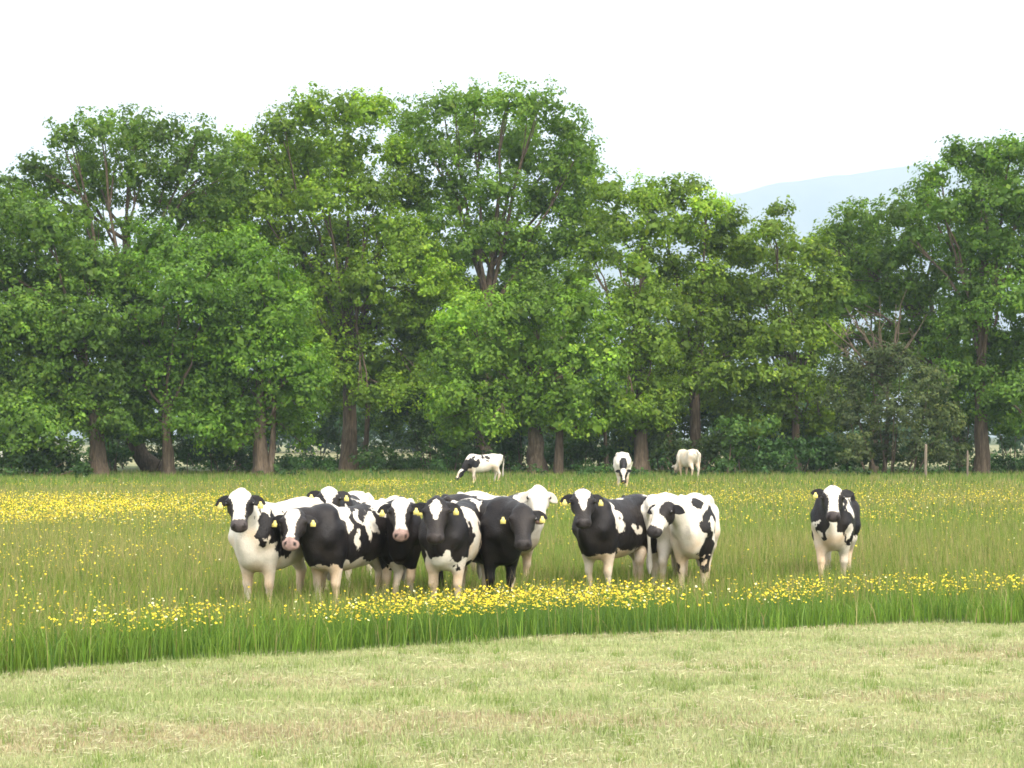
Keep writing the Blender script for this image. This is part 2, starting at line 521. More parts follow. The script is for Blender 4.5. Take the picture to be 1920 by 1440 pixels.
build_tree('oak_tree', 'green oak with two close brown trunks', GROUP_T, 1008, 93,
           [(870, 600, 50), (940, 590, 52), (1010, 585, 52), (1080, 580, 50), (1135, 610, 42), (840, 670, 48), (910, 670, 58), (985, 660, 60),
            (1060, 660, 60), (1130, 680, 50), (860, 740, 50), (930, 745, 50), (1000, 735, 50), (1070, 745, 50), (1130, 740, 40), (830, 760, 40), (860, 800, 34), (920, 795, 34), (985, 780, 32), (1060, 790, 32), (1110, 800, 34), (1150, 780, 30)],
           (0.060, 0.138, 0.030), 1.0, seed=17, dens=1.15, extra_trunks=((1045, .5, .2, 5.0),))
build_tree('oak_tree', 'slender tree with yellowish leaves and a reddish brown trunk', GROUP_T, 1202, 95,
           [(1150, 365, 42), (1205, 365, 36), (1165, 430, 42), (1225, 425, 36), (1195, 500, 36), (1110, 480, 30), (1215, 570, 45), (1170, 590, 40),
            (1230, 650, 48), (1180, 680, 45), (1220, 730, 42), (1170, 760, 38), (1230, 780, 32), (1190, 800, 28), (1250, 740, 34)],
           (0.063, 0.134, 0.028), 0.8, seed=18, dens=1.3, extra_trunks=((1140, .22, -.25, 5.5),), depth=2.5)
build_tree('oak_tree', 'tree with an airy top and a straight russet trunk', GROUP_T, 1306, 98,
           [(1265, 365, 38), (1325, 385, 38), (1370, 415, 36), (1280, 435, 46), (1345, 455, 46), (1395, 460, 34), (1240, 380, 32), (1300, 350, 26), (1260, 500, 40), (1320, 520, 50),
            (1380, 540, 46), (1275, 580, 46), (1340, 600, 52), (1270, 650, 46), (1320, 680, 42), (1380, 640, 42), (1295, 720, 30), (1350, 700, 38), (1250, 700, 34), (1380, 710, 38), (1340, 750, 30)],
           (0.062, 0.130, 0.028), 0.75, seed=19, dens=1.2, back=.5)
build_tree('oak_tree', 'tree with a small pointed leader and dark slim trunk', GROUP_T, 1492, 97,
           [(1455, 392, 24), (1450, 430, 32), (1420, 470, 36), (1480, 470, 36), (1530, 470, 38), (1430, 540, 48), (1500, 545, 50), (1555, 540, 42),
            (1400, 620, 44), (1465, 630, 50), (1530, 630, 46), (1420, 700, 44), (1490, 705, 46), (1545, 730, 36), (1400, 760, 34), (1470, 770, 34), (1530, 780, 26), (1430, 800, 28), (1550, 790, 26), (1390, 800, 26)],
           (0.062, 0.128, 0.030), 0.55, seed=20, dens=1.2)
build_tree('oak_tree', 'dark broad tree rising behind the tangle of bare branches', GROUP_T, 1806, 101,
           [(1580, 430, 36), (1635, 415, 42), (1690, 400, 42), (1600, 500, 42), (1665, 480, 48), (1730, 450, 48), (1640, 550, 36), (1710, 540, 50),
            (1765, 520, 48), (1750, 610, 48), (1700, 620, 35), (1790, 660, 48), (1590, 570, 40), (1545, 460, 32), (1740, 380, 34), (1600, 400, 24)],
           (0.048, 0.112, 0.030), 0.7, seed=21, dens=1.0, depth=3.5)
build_tree('oak_tree', 'tall leafy tree with a clean brown trunk behind the fence posts', GROUP_T, 1840, 94,
           [(1755, 330, 34), (1800, 290, 36), (1850, 295, 40), (1900, 285, 42), (1950, 290, 45), (1770, 395, 40), (1830, 370, 50), (1900, 370, 55),
            (1970, 380, 60), (1810, 460, 50), (1880, 460, 55), (1950, 480, 60), (1830, 550, 50), (1900, 560, 55), (1970, 580, 60), (1800, 610, 40),
            (1860, 640, 48), (1930, 660, 55), (1830, 710, 40), (1900, 730, 45), (1980, 740, 50), (1860, 760, 30), (1800, 690, 38), (1880, 780, 28), (1940, 790, 34)],
           (0.046, 0.112, 0.030), 0.75, seed=22, dens=1.2, depth=3.5)
build_tree('oak_tree', 'tree with a curtain of leaves hanging beside the hay field gap', GROUP_T, 2030, 96,
           [(2030, 330, 60), (2100, 400, 70), (2040, 480, 70), (2130, 540, 70), (2050, 620, 70), (2000, 700, 60), (2100, 720, 70)],
           (0.052, 0.125, 0.030), 0.8, seed=23, dens=0.9)


# undergrowth and shrubs ------------------------------------------------------
def build_shrub(name, label, group, x, yb, d, lobes_px, tint, seed, leaf=0.105, dens=2.6, stems=6, cat='shrub', blossom=0, per_clump=24, depth=1.0, clump=.34, var=.22):
    r = np.random.default_rng(seed)
    m = d / FPX
    bx = (x - 960.0) * m
    root = empty(name, (bx, d, 0))
    lobes = []
    for (px, py, rp) in lobes_px:
        dy = r.uniform(-1, 1) * depth
        z = max(0.25, CAMH + (HORIZON - py) * m)
        lobes.append((np.array([(px - 960.0) * m - bx, dy, z]), rp * m * 1.15))
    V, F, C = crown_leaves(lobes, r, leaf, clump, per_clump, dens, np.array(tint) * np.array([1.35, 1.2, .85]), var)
    V[:, 2] = np.maximum(V[:, 2], 0.0 + 0.02 * r.uniform(size=len(V)))
    LEAFSTAT[0] += len(F)
    mesh_np('foliage', V, [F], M_LEAF, C, root)
    for k in range(stems):
        c, rr = lobes[k % len(lobes)]
        b0 = np.array([c[0] * 0.5 + r.normal(0, .25), r.normal(0, .3), -0.05])
        Vt, Qt = tube(bez(b0, (b0 + c) / 2 + r.normal(0, .2, 3), c, 6), np.linspace(0.05, 0.012, 6), 5, seed + k)
        mesh_np('stem', Vt, [Qt], M_BARK, None, root, smooth=True)
    if blossom:
        P = []
        for k in range(blossom):
            c, rr = lobes[r.integers(0, len(lobes))]
            dd = r.normal(size=3); dd[1] = -abs(dd[1]); dd /= np.linalg.norm(dd)
            P.append(c + dd * rr * 1.02 + r.normal(0, .05, 3))
        P = np.array(P)
        P = np.repeat(P, 7, 0) + r.normal(0, .07, (len(P) * 7, 3))
        Nn = np.tile([0, -0.6, 0.6], (len(P), 1)) + r.normal(0, .4, (len(P), 3))
        V, F = leaf_quads(P, Nn, 0.055, r, 0.9)
        o = mesh_np('blossom', V, [F], M_PETAL, np.tile([0.7, 0.7, 0.6], (len(V), 1)), root)
    tag(root, label, cat, group)
    return root


GROUP_S = 'shrubs under the tree line'
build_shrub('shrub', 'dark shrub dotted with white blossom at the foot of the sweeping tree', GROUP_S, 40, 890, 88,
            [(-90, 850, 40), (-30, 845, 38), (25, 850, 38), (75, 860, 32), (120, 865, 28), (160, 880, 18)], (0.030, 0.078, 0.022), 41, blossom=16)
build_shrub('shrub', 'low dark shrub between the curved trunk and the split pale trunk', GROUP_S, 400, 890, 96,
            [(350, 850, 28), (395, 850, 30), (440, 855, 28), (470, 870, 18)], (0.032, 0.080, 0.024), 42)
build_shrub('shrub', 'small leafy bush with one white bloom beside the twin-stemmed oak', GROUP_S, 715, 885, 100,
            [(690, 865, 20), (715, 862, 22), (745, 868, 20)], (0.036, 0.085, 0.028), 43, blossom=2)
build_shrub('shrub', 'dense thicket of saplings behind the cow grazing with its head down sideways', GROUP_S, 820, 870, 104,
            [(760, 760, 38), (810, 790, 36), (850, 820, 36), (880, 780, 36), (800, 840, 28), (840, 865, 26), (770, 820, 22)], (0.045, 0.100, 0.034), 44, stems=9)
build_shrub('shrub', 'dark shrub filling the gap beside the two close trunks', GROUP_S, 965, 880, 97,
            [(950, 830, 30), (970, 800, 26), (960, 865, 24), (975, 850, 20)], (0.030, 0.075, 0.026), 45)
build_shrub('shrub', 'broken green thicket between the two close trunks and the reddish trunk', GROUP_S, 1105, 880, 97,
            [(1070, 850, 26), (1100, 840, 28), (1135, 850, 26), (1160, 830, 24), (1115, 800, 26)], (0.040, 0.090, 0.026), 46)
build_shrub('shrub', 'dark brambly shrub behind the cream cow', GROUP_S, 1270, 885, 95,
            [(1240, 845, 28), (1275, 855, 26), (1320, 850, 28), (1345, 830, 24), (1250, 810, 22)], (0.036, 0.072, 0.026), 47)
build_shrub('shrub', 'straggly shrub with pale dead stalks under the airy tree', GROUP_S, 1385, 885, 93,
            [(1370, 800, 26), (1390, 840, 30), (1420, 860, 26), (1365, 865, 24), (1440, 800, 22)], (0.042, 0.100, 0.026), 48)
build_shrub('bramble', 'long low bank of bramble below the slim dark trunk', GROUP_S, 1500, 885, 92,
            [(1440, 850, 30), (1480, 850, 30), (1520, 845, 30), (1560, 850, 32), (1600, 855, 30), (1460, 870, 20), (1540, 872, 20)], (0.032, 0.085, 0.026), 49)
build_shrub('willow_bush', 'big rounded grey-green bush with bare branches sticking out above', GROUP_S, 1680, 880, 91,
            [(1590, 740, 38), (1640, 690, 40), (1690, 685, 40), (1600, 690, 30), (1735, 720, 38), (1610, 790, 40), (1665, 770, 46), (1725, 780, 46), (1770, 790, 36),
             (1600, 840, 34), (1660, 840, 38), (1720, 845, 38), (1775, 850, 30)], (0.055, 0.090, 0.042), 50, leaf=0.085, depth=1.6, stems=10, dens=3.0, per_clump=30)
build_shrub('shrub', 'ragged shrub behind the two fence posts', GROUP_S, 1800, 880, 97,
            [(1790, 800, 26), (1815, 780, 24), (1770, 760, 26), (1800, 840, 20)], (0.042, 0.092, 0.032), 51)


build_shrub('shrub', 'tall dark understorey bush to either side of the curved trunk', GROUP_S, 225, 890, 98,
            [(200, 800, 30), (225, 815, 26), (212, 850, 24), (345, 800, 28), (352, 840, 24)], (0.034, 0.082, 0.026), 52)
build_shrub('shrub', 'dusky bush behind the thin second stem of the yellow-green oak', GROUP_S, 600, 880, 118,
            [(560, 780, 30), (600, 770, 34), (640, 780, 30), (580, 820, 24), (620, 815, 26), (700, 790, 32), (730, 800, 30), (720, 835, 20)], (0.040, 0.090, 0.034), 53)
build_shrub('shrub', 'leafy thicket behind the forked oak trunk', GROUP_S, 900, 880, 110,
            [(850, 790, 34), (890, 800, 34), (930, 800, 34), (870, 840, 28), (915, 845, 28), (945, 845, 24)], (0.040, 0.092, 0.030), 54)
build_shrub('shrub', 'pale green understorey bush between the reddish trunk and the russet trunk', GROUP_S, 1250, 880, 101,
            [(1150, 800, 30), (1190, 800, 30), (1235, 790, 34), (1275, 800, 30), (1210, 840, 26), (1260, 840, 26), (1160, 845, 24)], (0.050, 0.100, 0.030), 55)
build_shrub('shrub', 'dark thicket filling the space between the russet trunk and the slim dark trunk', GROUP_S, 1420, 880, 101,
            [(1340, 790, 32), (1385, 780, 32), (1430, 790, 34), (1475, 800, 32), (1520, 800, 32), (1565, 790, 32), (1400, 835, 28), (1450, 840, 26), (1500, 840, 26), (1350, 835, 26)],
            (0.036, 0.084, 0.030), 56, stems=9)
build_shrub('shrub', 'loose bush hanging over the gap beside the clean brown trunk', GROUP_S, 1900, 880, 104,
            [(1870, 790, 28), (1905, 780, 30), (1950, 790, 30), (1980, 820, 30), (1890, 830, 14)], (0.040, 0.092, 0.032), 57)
GROUP_B = 'trees standing behind the front row'
build_tree('oak_tree', 'tree behind the forked oak, its foliage filling in around the pale limbs', GROUP_B, 850, 116,
           [(780, 560, 48), (840, 540, 48), (900, 560, 50), (960, 540, 48), (1020, 550, 48), (1080, 560, 45), (800, 640, 48), (870, 640, 48), (950, 640, 48), (1040, 640, 48),
            (800, 720, 44), (880, 720, 44), (960, 720, 44), (1050, 720, 44), (860, 470, 34), (990, 470, 36), (820, 800, 40), (900, 790, 40), (980, 790, 40), (1070, 790, 40), (740, 780, 38)], (0.044, 0.100, 0.030), .6, seed=24, back=.3)
build_tree('oak_tree', 'shaded tree behind the bare branches, closing the view beside the grey-green bush', GROUP_B, 1640, 112,
           [(1560, 470, 40), (1620, 460, 36), (1570, 550, 46), (1640, 540, 46), (1710, 560, 46), (1580, 640, 46), (1650, 630, 46), (1720, 650, 46), (1590, 720, 44), (1660, 720, 44), (1740, 730, 44), (1800, 700, 40), (1780, 780, 36)],
           (0.038, 0.088, 0.030), .55, seed=25, back=.3)
build_tree('oak_tree', 'shaded tree showing between the curved trunk and the yellow-green oak', GROUP_B, 450, 113,
           [(380, 430, 42), (440, 430, 40), (380, 520, 46), (450, 520, 46), (520, 540, 46), (300, 460, 42), (240, 500, 40), (420, 620, 46), (500, 640, 46), (580, 620, 42), (560, 700, 42), (620, 730, 36)],
           (0.048, 0.108, 0.028), .55, seed=26, back=.3)
build_tree('oak_tree', 'shaded tree filling the view between the slender and the airy trees', GROUP_B, 1250, 112,
           [(1170, 560, 40), (1230, 540, 42), (1290, 560, 42), (1350, 540, 40), (1410, 560, 42), (1200, 640, 44), (1280, 640, 44), (1360, 640, 44), (1440, 630, 44), (1500, 600, 42), (1220, 720, 42), (1310, 720, 42), (1400, 720, 42), (1480, 720, 42)],
           (0.046, 0.104, 0.028), .55, seed=27, back=.3)


build_shrub('shrub', 'grey-green bush seen far back behind the curved trunk', GROUP_S, 285, 890, 116,
            [(240, 810, 32), (280, 800, 34), (320, 810, 32), (260, 850, 26), (305, 850, 26), (215, 830, 26)], (0.042, 0.092, 0.034), 58)


def undergrowth():
    r = np.random.default_rng(65)
    lobes = []
    for k in range(600):
        x = r.uniform(-34, 36)
        y = r.uniform(88, 118) if x > -18 else r.uniform(84, 112)
        h = r.uniform(.0, .25) if y < 94 else r.uniform(.2, 1.5)
        px = x / y * FPX + 960
        if 232 < px < 335 or (px < 700 and y < 97 and r.uniform() < .6): continue
        if 500 < px < 640 or 690 < px < 830 or px > 1800: h = min(h, .5)
        lobes.append((np.array([x, y, h]), r.uniform(.35, .8)))
    V, F, C = crown_leaves(lobes, r, .09, .32, 22, 1.5, (0.045, 0.105, 0.026), .28)
    V[:, 2] = np.maximum(V[:, 2], .01)
    LEAFSTAT[0] += len(F)
    o = mesh_np('undergrowth', V, [F], M_LEAF, C)
    tag(o, 'dark nettles and bramble growing along the feet of the trees', 'undergrowth', kind='stuff')


undergrowth()


def bare_branches():
    r = np.random.default_rng(60)
    d = 92.5
    m = d / FPX
    bx = (1655 - 960) * m
    root = empty('dead_tree', (bx, d, 0))
    tubes = []
    b0 = np.array([0, 0, -0.1])
    top = np.array([0.2, 0, CAMH + (HORIZON - 700) * m])
    tubes.append(tube(bez(b0, (b0 + top) / 2 + np.array([.3, 0, 0]), top, 8), np.linspace(.13, .08, 8), 8, 1))
    for (x, y) in [(1555, 640), (1575, 610), (1590, 575), (1600, 600), (1620, 590), (1640, 560), (1660, 600), (1680, 570), (1690, 590), (1695, 545), (1570, 665),
                   (1610, 640), (1630, 620), (1720, 620), (1650, 640), (1705, 650), (1545, 600), (1735, 590)]:
        e = np.array([(x - 960) * m - bx, r.normal(0, .7), CAMH + (HORIZON - y) * m])
        s0 = top * r.uniform(.8, 1.0)
        mid = (s0 + e) / 2 + np.array([r.normal(0, .3), r.normal(0, .2), r.uniform(-.2, .4)])
        p = bez(s0, mid, e, 7); p[1:-1] += r.normal(0, .07, (5, 3))
        tubes.append(tube(p, np.linspace(.055, .014, 7), 5, 3))
        for q in range(4):
            a = p[r.integers(2, 6)]
            e2 = a + np.array([r.normal(0, .45), r.normal(0, .3), r.uniform(.0, .8)])
            tubes.append(tube(bez(a, (a + e2) / 2 + r.normal(0, .12, 3), e2, 4), np.linspace(.025, .008, 4), 4, 5))
    V, Q = join_tubes(tubes)
    mesh_np('trunk', V, [Q], M_TWIG, None, root, smooth=True)
    tag(root, 'tangle of bare pale branches standing over the grey-green bush', 'dead tree')


bare_branches()


def far_wood():
    r = np.random.default_rng(70)
    lobes = []
    for k in range(330):
        x = r.uniform(-95, 95)
        y = r.uniform(215, 245)
        h = 11.5 + 2.5 * math.sin(x * .11) + r.normal(0, 1.0)
        lobes.append((np.array([x, y, r.uniform(1.2, h)]), r.uniform(1.8, 3.2)))
    V, F, C = crown_leaves(lobes, r, 0.36, 1.0, 9, 0.42, (0.034, 0.085, 0.026))
    V[:, 2] = np.maximum(V[:, 2], 0.05)
    LEAFSTAT[0] += len(F)
    o = mesh_np('far_wood', V, [F], M_LEAF, C)
    tag(o, 'dark belt of distant woodland beyond the hay field', 'wood', kind='stuff')


far_wood()


def post(x, ytop, ybot, w, label, d):
    m = d / FPX
    X = (x - 960) * m
    h = CAMH + (HORIZON - ytop) * m
    r = np.random.default_rng(int(x))
    path = np.array([[0, 0, -0.3], [0, 0, 0.3 * h], [0.01, 0, .7 * h], [0.015, 0, h - .05], [0.017, 0, h]])
    V, Q = tube(path, np.array([w, w * .98, w * .95, w * .93, w * .6]), 9, int(x))
    n = len(V)
    V = np.concatenate([V, [[0.017, 0, h + 0.015]]])
    cap = np.array([[n - 9 + k, n - 9 + (k + 1) % 9, n] for k in range(9)])
    o = mesh_np('fence_post', V, [Q, cap], M_POST)
    o.location = (X, d, 0)
    tag(o, label, 'fence post', 'fence posts by the trees')


post(1735, 833, 884, 0.07, 'thicker, taller wooden fence post in front of the grey-green bush', 85.0)
post(1813, 845, 881, 0.05, 'thin wooden fence post beside the clean brown trunk', 86.0)

# ------------------------------------------------------------------ cows
def sdf_cone(P, a, b, ra, rb, sq=None):
    a = np.asarray(a, float); b = np.asarray(b, float)
    ba = b - a
    pa = P - a
    h = np.clip(pa @ ba / (ba @ ba), 0, 1)
    q = pa - h[:, None] * ba
    return np.sqrt((q * q).sum(1)) - (ra + (rb - ra) * h)


def smin(a, b, k):
    h = np.clip(0.5 + 0.5 * (b - a) / k, 0, 1)
    return b + (a - b) * h - k * h * (1 - h)


def smooth_interp(x, xs, ys):
    xs = np.asarray(xs); ys = np.asarray(ys)
    m = np.gradient(ys, xs)
    i = np.clip(np.searchsorted(xs, x) - 1, 0, len(xs) - 2)
    h = xs[i + 1] - xs[i]
    t = np.clip((x - xs[i]) / h, 0, 1)
    return (2*t**3 - 3*t**2 + 1) * ys[i] + (t**3 - 2*t**2 + t) * h * m[i] + (-2*t**3 + 3*t**2) * ys[i+1] + (t**3 - t**2) * h * m[i+1]


TORSO = np.array([  # x, top, bottom, half width
    (-0.86, 1.13, 1.00, 0.05), (-0.82, 1.22, 0.90, 0.13), (-0.74, 1.285, 0.80, 0.20), (-0.60, 1.325, 0.72, 0.255), (-0.42, 1.345, 0.655, 0.275),
    (-0.18, 1.305, 0.555, 0.300), (0.08, 1.285, 0.520, 0.320), (0.30, 1.295, 0.515, 0.295), (0.48, 1.320, 0.520, 0.255),
    (0.62, 1.290, 0.550, 0.215), (0.73, 1.20, 0.62, 0.165), (0.80, 1.08, 0.74, 0.09)])
HEAD = np.array([   # u, centre offset along face normal, half depth, half width
    (-0.075, -0.045, 0.03, 0.045), (-0.04, -0.045, 0.075, 0.085), (0.03, -0.055, 0.108, 0.112), (0.11, -0.068, 0.125, 0.126), (0.19, -0.070, 0.122, 0.112),
    (0.28, -0.062, 0.102, 0.088), (0.37, -0.056, 0.082, 0.076), (0.44, -0.052, 0.076, 0.084), (0.495, -0.055, 0.066, 0.080), (0.53, -0.06, 0.042, 0.055), (0.545, -0.062, 0.02, 0.025)])


def loft_sdf(s, v, w, tab, top_narrow=0.2, p=2.3):
    """s along, v across (vertical), w sideways; tab columns: s, centre, half v, half w"""
    x = np.clip(s, tab[0, 0], tab[-1, 0])
    c = smooth_interp(x, tab[:, 0], tab[:, 1])
    hv = np.maximum(smooth_interp(x, tab[:, 0], tab[:, 2]), 0.01)
    hw = np.maximum(smooth_interp(x, tab[:, 0], tab[:, 3]), 0.01)
    nv = (v - c) / hv
    hw2 = hw * (1 - top_narrow * np.clip(nv, 0, 1.2) ** 1.5 - 0.10 * np.clip(-nv, 0, 1.2) ** 2)
    q = (np.abs(nv) ** p + np.abs(w / hw2) ** p) ** (1 / p)
    d = (q - 1) * np.minimum(hv, hw)
    return d + np.abs(s - x)


def surface_nets(F, org, h):
    nx, ny, nz = F.shape
    S = F < 0
    cell_n = np.zeros((nx - 1, ny - 1, nz - 1), np.int32)
    acc = np.zeros((nx - 1, ny - 1, nz - 1, 3), np.float32)
    faces = []
    sl = lambda a, b, n: slice(a, n - 1 + a) if b else None
    for ax in range(3):
        sh = [slice(None)] * 3
        lo = list(sh); hi = list(sh)
        lo[ax] = slice(0, -1); hi[ax] = slice(1, None)
        cr = S[tuple(lo)] != S[tuple(hi)]
        I = np.argwhere(cr)
        if len(I) == 0: continue
        f0 = F[tuple(lo)][cr]; f1 = F[tuple(hi)][cr]
        t = f0 / (f0 - f1)
        pos = I.astype(np.float32); pos[:, ax] += t
        o1, o2 = [(1, 2), (2, 0), (0, 1)][ax]
        for d1 in (0, 1):
            for d2 in (0, 1):
                J = I.copy(); J[:, o1] -= d1; J[:, o2] -= d2
                ok = (J[:, o1] >= 0) & (J[:, o2] >= 0) & (J[:, o1] < F.shape[o1] - 1) & (J[:, o2] < F.shape[o2] - 1)
                K = J[ok]
                np.add.at(cell_n, (K[:, 0], K[:, 1], K[:, 2]), 1)
                np.add.at(acc, (K[:, 0], K[:, 1], K[:, 2]), pos[ok])
        faces.append((ax, o1, o2, I, f0 < 0))
    act = cell_n > 0
    idx = -np.ones(cell_n.shape, np.int64)
    idx[act] = np.arange(act.sum())
    V = acc[act] / cell_n[act][:, None] * h + org
    Q = []
    for ax, o1, o2, I, neg in faces:
        ok = (I[:, o1] > 0) & (I[:, o2] > 0) & (I[:, o1] < F.shape[o1] - 1) & (I[:, o2] < F.shape[o2] - 1)
        I = I[ok]; neg = neg[ok]
        def g(a, b):
            J = I.copy(); J[:, o1] -= a; J[:, o2] -= b
            return idx[J[:, 0], J[:, 1], J[:, 2]]
        q = np.stack([g(1, 1), g(0, 1), g(0, 0), g(1, 0)], 1)
        q[~neg] = q[~neg][:, ::-1]
        Q.append(q)
    return V, np.concatenate(Q)


WHITE = np.array([0.645, 0.595, 0.515])
BLACK = np.array([0.0085, 0.0075, 0.009])
COWN = [0]


def make_cow(label, px, py, heading, coat, face='blaze', neck=(35, 0), head=(55, 0), stance=(0, 0, 0, 0), scale=1.0, res=0.026,
             neck_col='b', ear_col=BLACK, muzzle=(0.035, 0.03, 0.03), tags=(1, 1), legs_white=0.0, cat='cow', cream=0.0, group=None, neck_len=0.52, ears_drop=None,
             blaze=None, ref='front'):
    """px, py: photo pixel of the ground point under the front feet; heading in degrees, -90 faces the camera.
    neck: pitch up, yaw; head: pitch down, yaw (yaw relative to the body)."""
    COWN[0] += 1
    seed = 100 + COWN[0]
    r = np.random.default_rng(seed)
    if ears_drop is None: ears_drop = r.uniform(-6, 20)
    np_, ny_ = R(neck[0]), R(neck[1])
    hp, hy = R(head[0]), R(head[1])
    nb = np.array([0.56, 0, 1.06])
    ndir = np.array([math.cos(np_) * math.cos(ny_), math.cos(np_) * math.sin(ny_), math.sin(np_)])
    poll = nb + ndir * neck_len
    nmid = nb + ndir * neck_len * 0.5 + np.array([0.02, 0, 0.0])
    f = np.array([math.cos(hy) * math.cos(hp), math.sin(hy) * math.cos(hp), -math.sin(hp)])
    n = np.array([math.cos(hy) * math.sin(hp), math.sin(hy) * math.sin(hp), math.cos(hp)])
    w = np.array([-math.sin(hy), math.cos(hy), 0])
    hs = 1.0
    hl, hw_ = 0.92 + r.normal(0, .025), 1.17 + r.normal(0, .03)                                            # head a little shorter and broader
    poll_h = poll + n * 0.055 + f * 0.02
    # grid
    tip = poll_h + f * 0.55 * hs
    lo = np.array([-1.05, -0.46, -0.06]); hi = np.array([0.98, 0.46, 1.46])
    for q in (poll_h, tip):
        lo = np.minimum(lo, q - 0.24); hi = np.maximum(hi, q + 0.24)
    dims = np.ceil((hi - lo) / res).astype(int) + 1
    g = np.stack(np.meshgrid(*[lo[k] + res * np.arange(dims[k]) for k in range(3)], indexing='ij'), -1).reshape(-1, 3)

    def head_coords(P):
        q = (P - poll_h) / hs
        return q @ f / hl, q @ n, q @ w / hw_

    girth = r.uniform(.86, .93)
    tab = np.stack([TORSO[:, 0], (TORSO[:, 1] + TORSO[:, 2]) / 2, (TORSO[:, 1] - TORSO[:, 2]) / 2, TORSO[:, 3] * girth], 1)
    LEG = []
    for s, st in ((1, stance[0]), (-1, stance[1])):                 # front legs
        LEG.append([((0.50, s * .15, 1.0), .15), ((0.46, s * .170, .74), .112), ((0.44 + st * .55, s * .150, .45), .056), ((0.448 + st * .6, s * .148, .38), .054),
                    ((0.435 + st * .75, s * .145, .28), .037), ((0.43 + st * .85, s * .143, .14), .038), ((0.44 + st * .9, s * .145, .09), .050), ((0.47 + st * .95, s * .145, .025), .058)])
    for s, st in ((1, stance[2]), (-1, stance[3])):                 # hind legs
        LEG.append([((-0.58, s * .14, 1.05), .18), ((-0.52, s * .165, .82), .165), ((-0.56 + st * .3, s * .165, .66), .115), ((-0.70 + st * .6, s * .155, .47), .060),
                    ((-0.665 + st * .8, s * .15, .30), .042), ((-0.64 + st * .9, s * .15, .13), .043), ((-0.61 + st, s * .15, .025), .056)])

    def sdf(P):
        d = loft_sdf(P[:, 0], P[:, 2], P[:, 1], tab)
        # hook bones, shoulder blades and tail head
        for s in (1, -1):
            d = smin(d, sdf_cone(P, (-0.43, s * .185, 1.275), (-0.49, s * .215, 1.23), .045, .045), .045)
            d = smin(d, sdf_cone(P, (-0.79, s * .10, 1.17), (-0.83, s * .105, 1.13), .045, .04), .04)
            d = smin(d, sdf_cone(P, (0.52, s * .13, 1.20), (0.62, s * .16, .92), .10, .11), .08)
        for s in (1, -1):                                           # hollow flank before the hip, groove behind the shoulder
            hol = np.sqrt(((P[:, 0] + .27) / .15) ** 2 + ((P[:, 1] - s * .33) / .09) ** 2 + ((P[:, 2] - 1.12) / .13) ** 2)
            d = d + .05 * np.exp(-hol ** 2)
            gro = np.sqrt(((P[:, 0] - .34) / .05) ** 2 + ((P[:, 1] - s * .30) / .12) ** 2 + ((P[:, 2] - .90) / .26) ** 2)
            d = d + .024 * np.exp(-gro ** 2)
            rib = np.exp(-(((P[:, 0] - .05) / .22) ** 2 + ((P[:, 1] - s * .3) / .12) ** 2 + ((P[:, 2] - .95) / .22) ** 2))
            d = d + .004 * rib * np.sin(P[:, 0] * 62 + P[:, 2] * 14)
        d = smin(d, sdf_cone(P, (-0.78, 0, 1.27), (-0.86, 0, 1.20), .06, .04), .05)
        dl = None
        for L in LEG:
            for (a, ra), (b, rb) in zip(L[:-1], L[1:]):
                c = sdf_cone(P, a, b, ra, rb)
                dl = c if dl is None else smin(dl, c, 0.025)
        d = smin(d, dl, 0.07)
        Pn = P.copy()                                               # neck: deep and narrow
        side = np.array([-math.sin(ny_), math.cos(ny_), 0])
        off = ((P - nb) @ side)[:, None] * side * 0.45
        Pn = P + off
        dn = smin(sdf_cone(Pn, nb - np.array([.1, 0, .02]), nmid, .25, .165), sdf_cone(Pn, nmid, poll - ndir * .02 - n * .02, .165, .115), .05)
        dn = smin(dn, sdf_cone(Pn, nb + np.array([.08, 0, -.22]), nmid - np.array([0, 0, .12]), .12, .07), .1)   # brisket and dewlap
        d = smin(d, dn, 0.10)
        u, v, ww = head_coords(P)
        dh = loft_sdf(u, v, ww, HEAD, top_narrow=0.08, p=2.4) * hs
        for s in (1, -1):
            dh = smin(dh, (np.sqrt((u - .125) ** 2 + (v - .0) ** 2 + (ww - s * .105) ** 2) - .036) * hs, .03)     # brow
            dh = smin(dh, (np.sqrt((u - .17) ** 2 + (v + .13) ** 2 + (ww - s * .05) ** 2) - .055) * hs, .05)      # jaw
        d = smin(d, dh, 0.045)
        d = d + 0.0035 * noise3(P, seed + 20, 16.0) + 0.002 * noise3(P, seed + 21, 38.0)
        return d, dn, dh

    F = np.empty(len(g), np.float32)
    step = 200000
    for k in range(0, len(g), step):
        F[k:k + step] = sdf(g[k:k + step])[0]
    V, Q = surface_nets(F.reshape(dims), lo, res)
    # ---- coat colours
    d, dn, dh = sdf(V)
    u, v, ww = head_coords(V)
    is_head = (dh < 0.02) & (u > -0.09)
    is_neck = (dn < 0.03) & ~is_head & (V @ ndir > (nb @ ndir) + 0.10)
    nz = noise3(V, seed, 11.0) * 0.55 + noise3(V, seed + 1, 27.0) * 0.32 + noise3(V, seed + 2, 65.0) * 0.16
    # signed coat field in metres: > 0 is black hair, the material draws the edge
    K = 0.06
    fld = np.full(len(V), K if coat[0] == 'b' else -K)
    nsel = (dn < 0.03) & (V @ ndir > (nb @ ndir) + 0.10)
    fld[nsel] = (K if neck_col == 'b' else -K)
    Vw = V + np.stack([noise3(V, seed + 30 + k, 13.0) * .045 + noise3(V, seed + 40 + k, 30.0) * .022 for k in range(3)], 1)
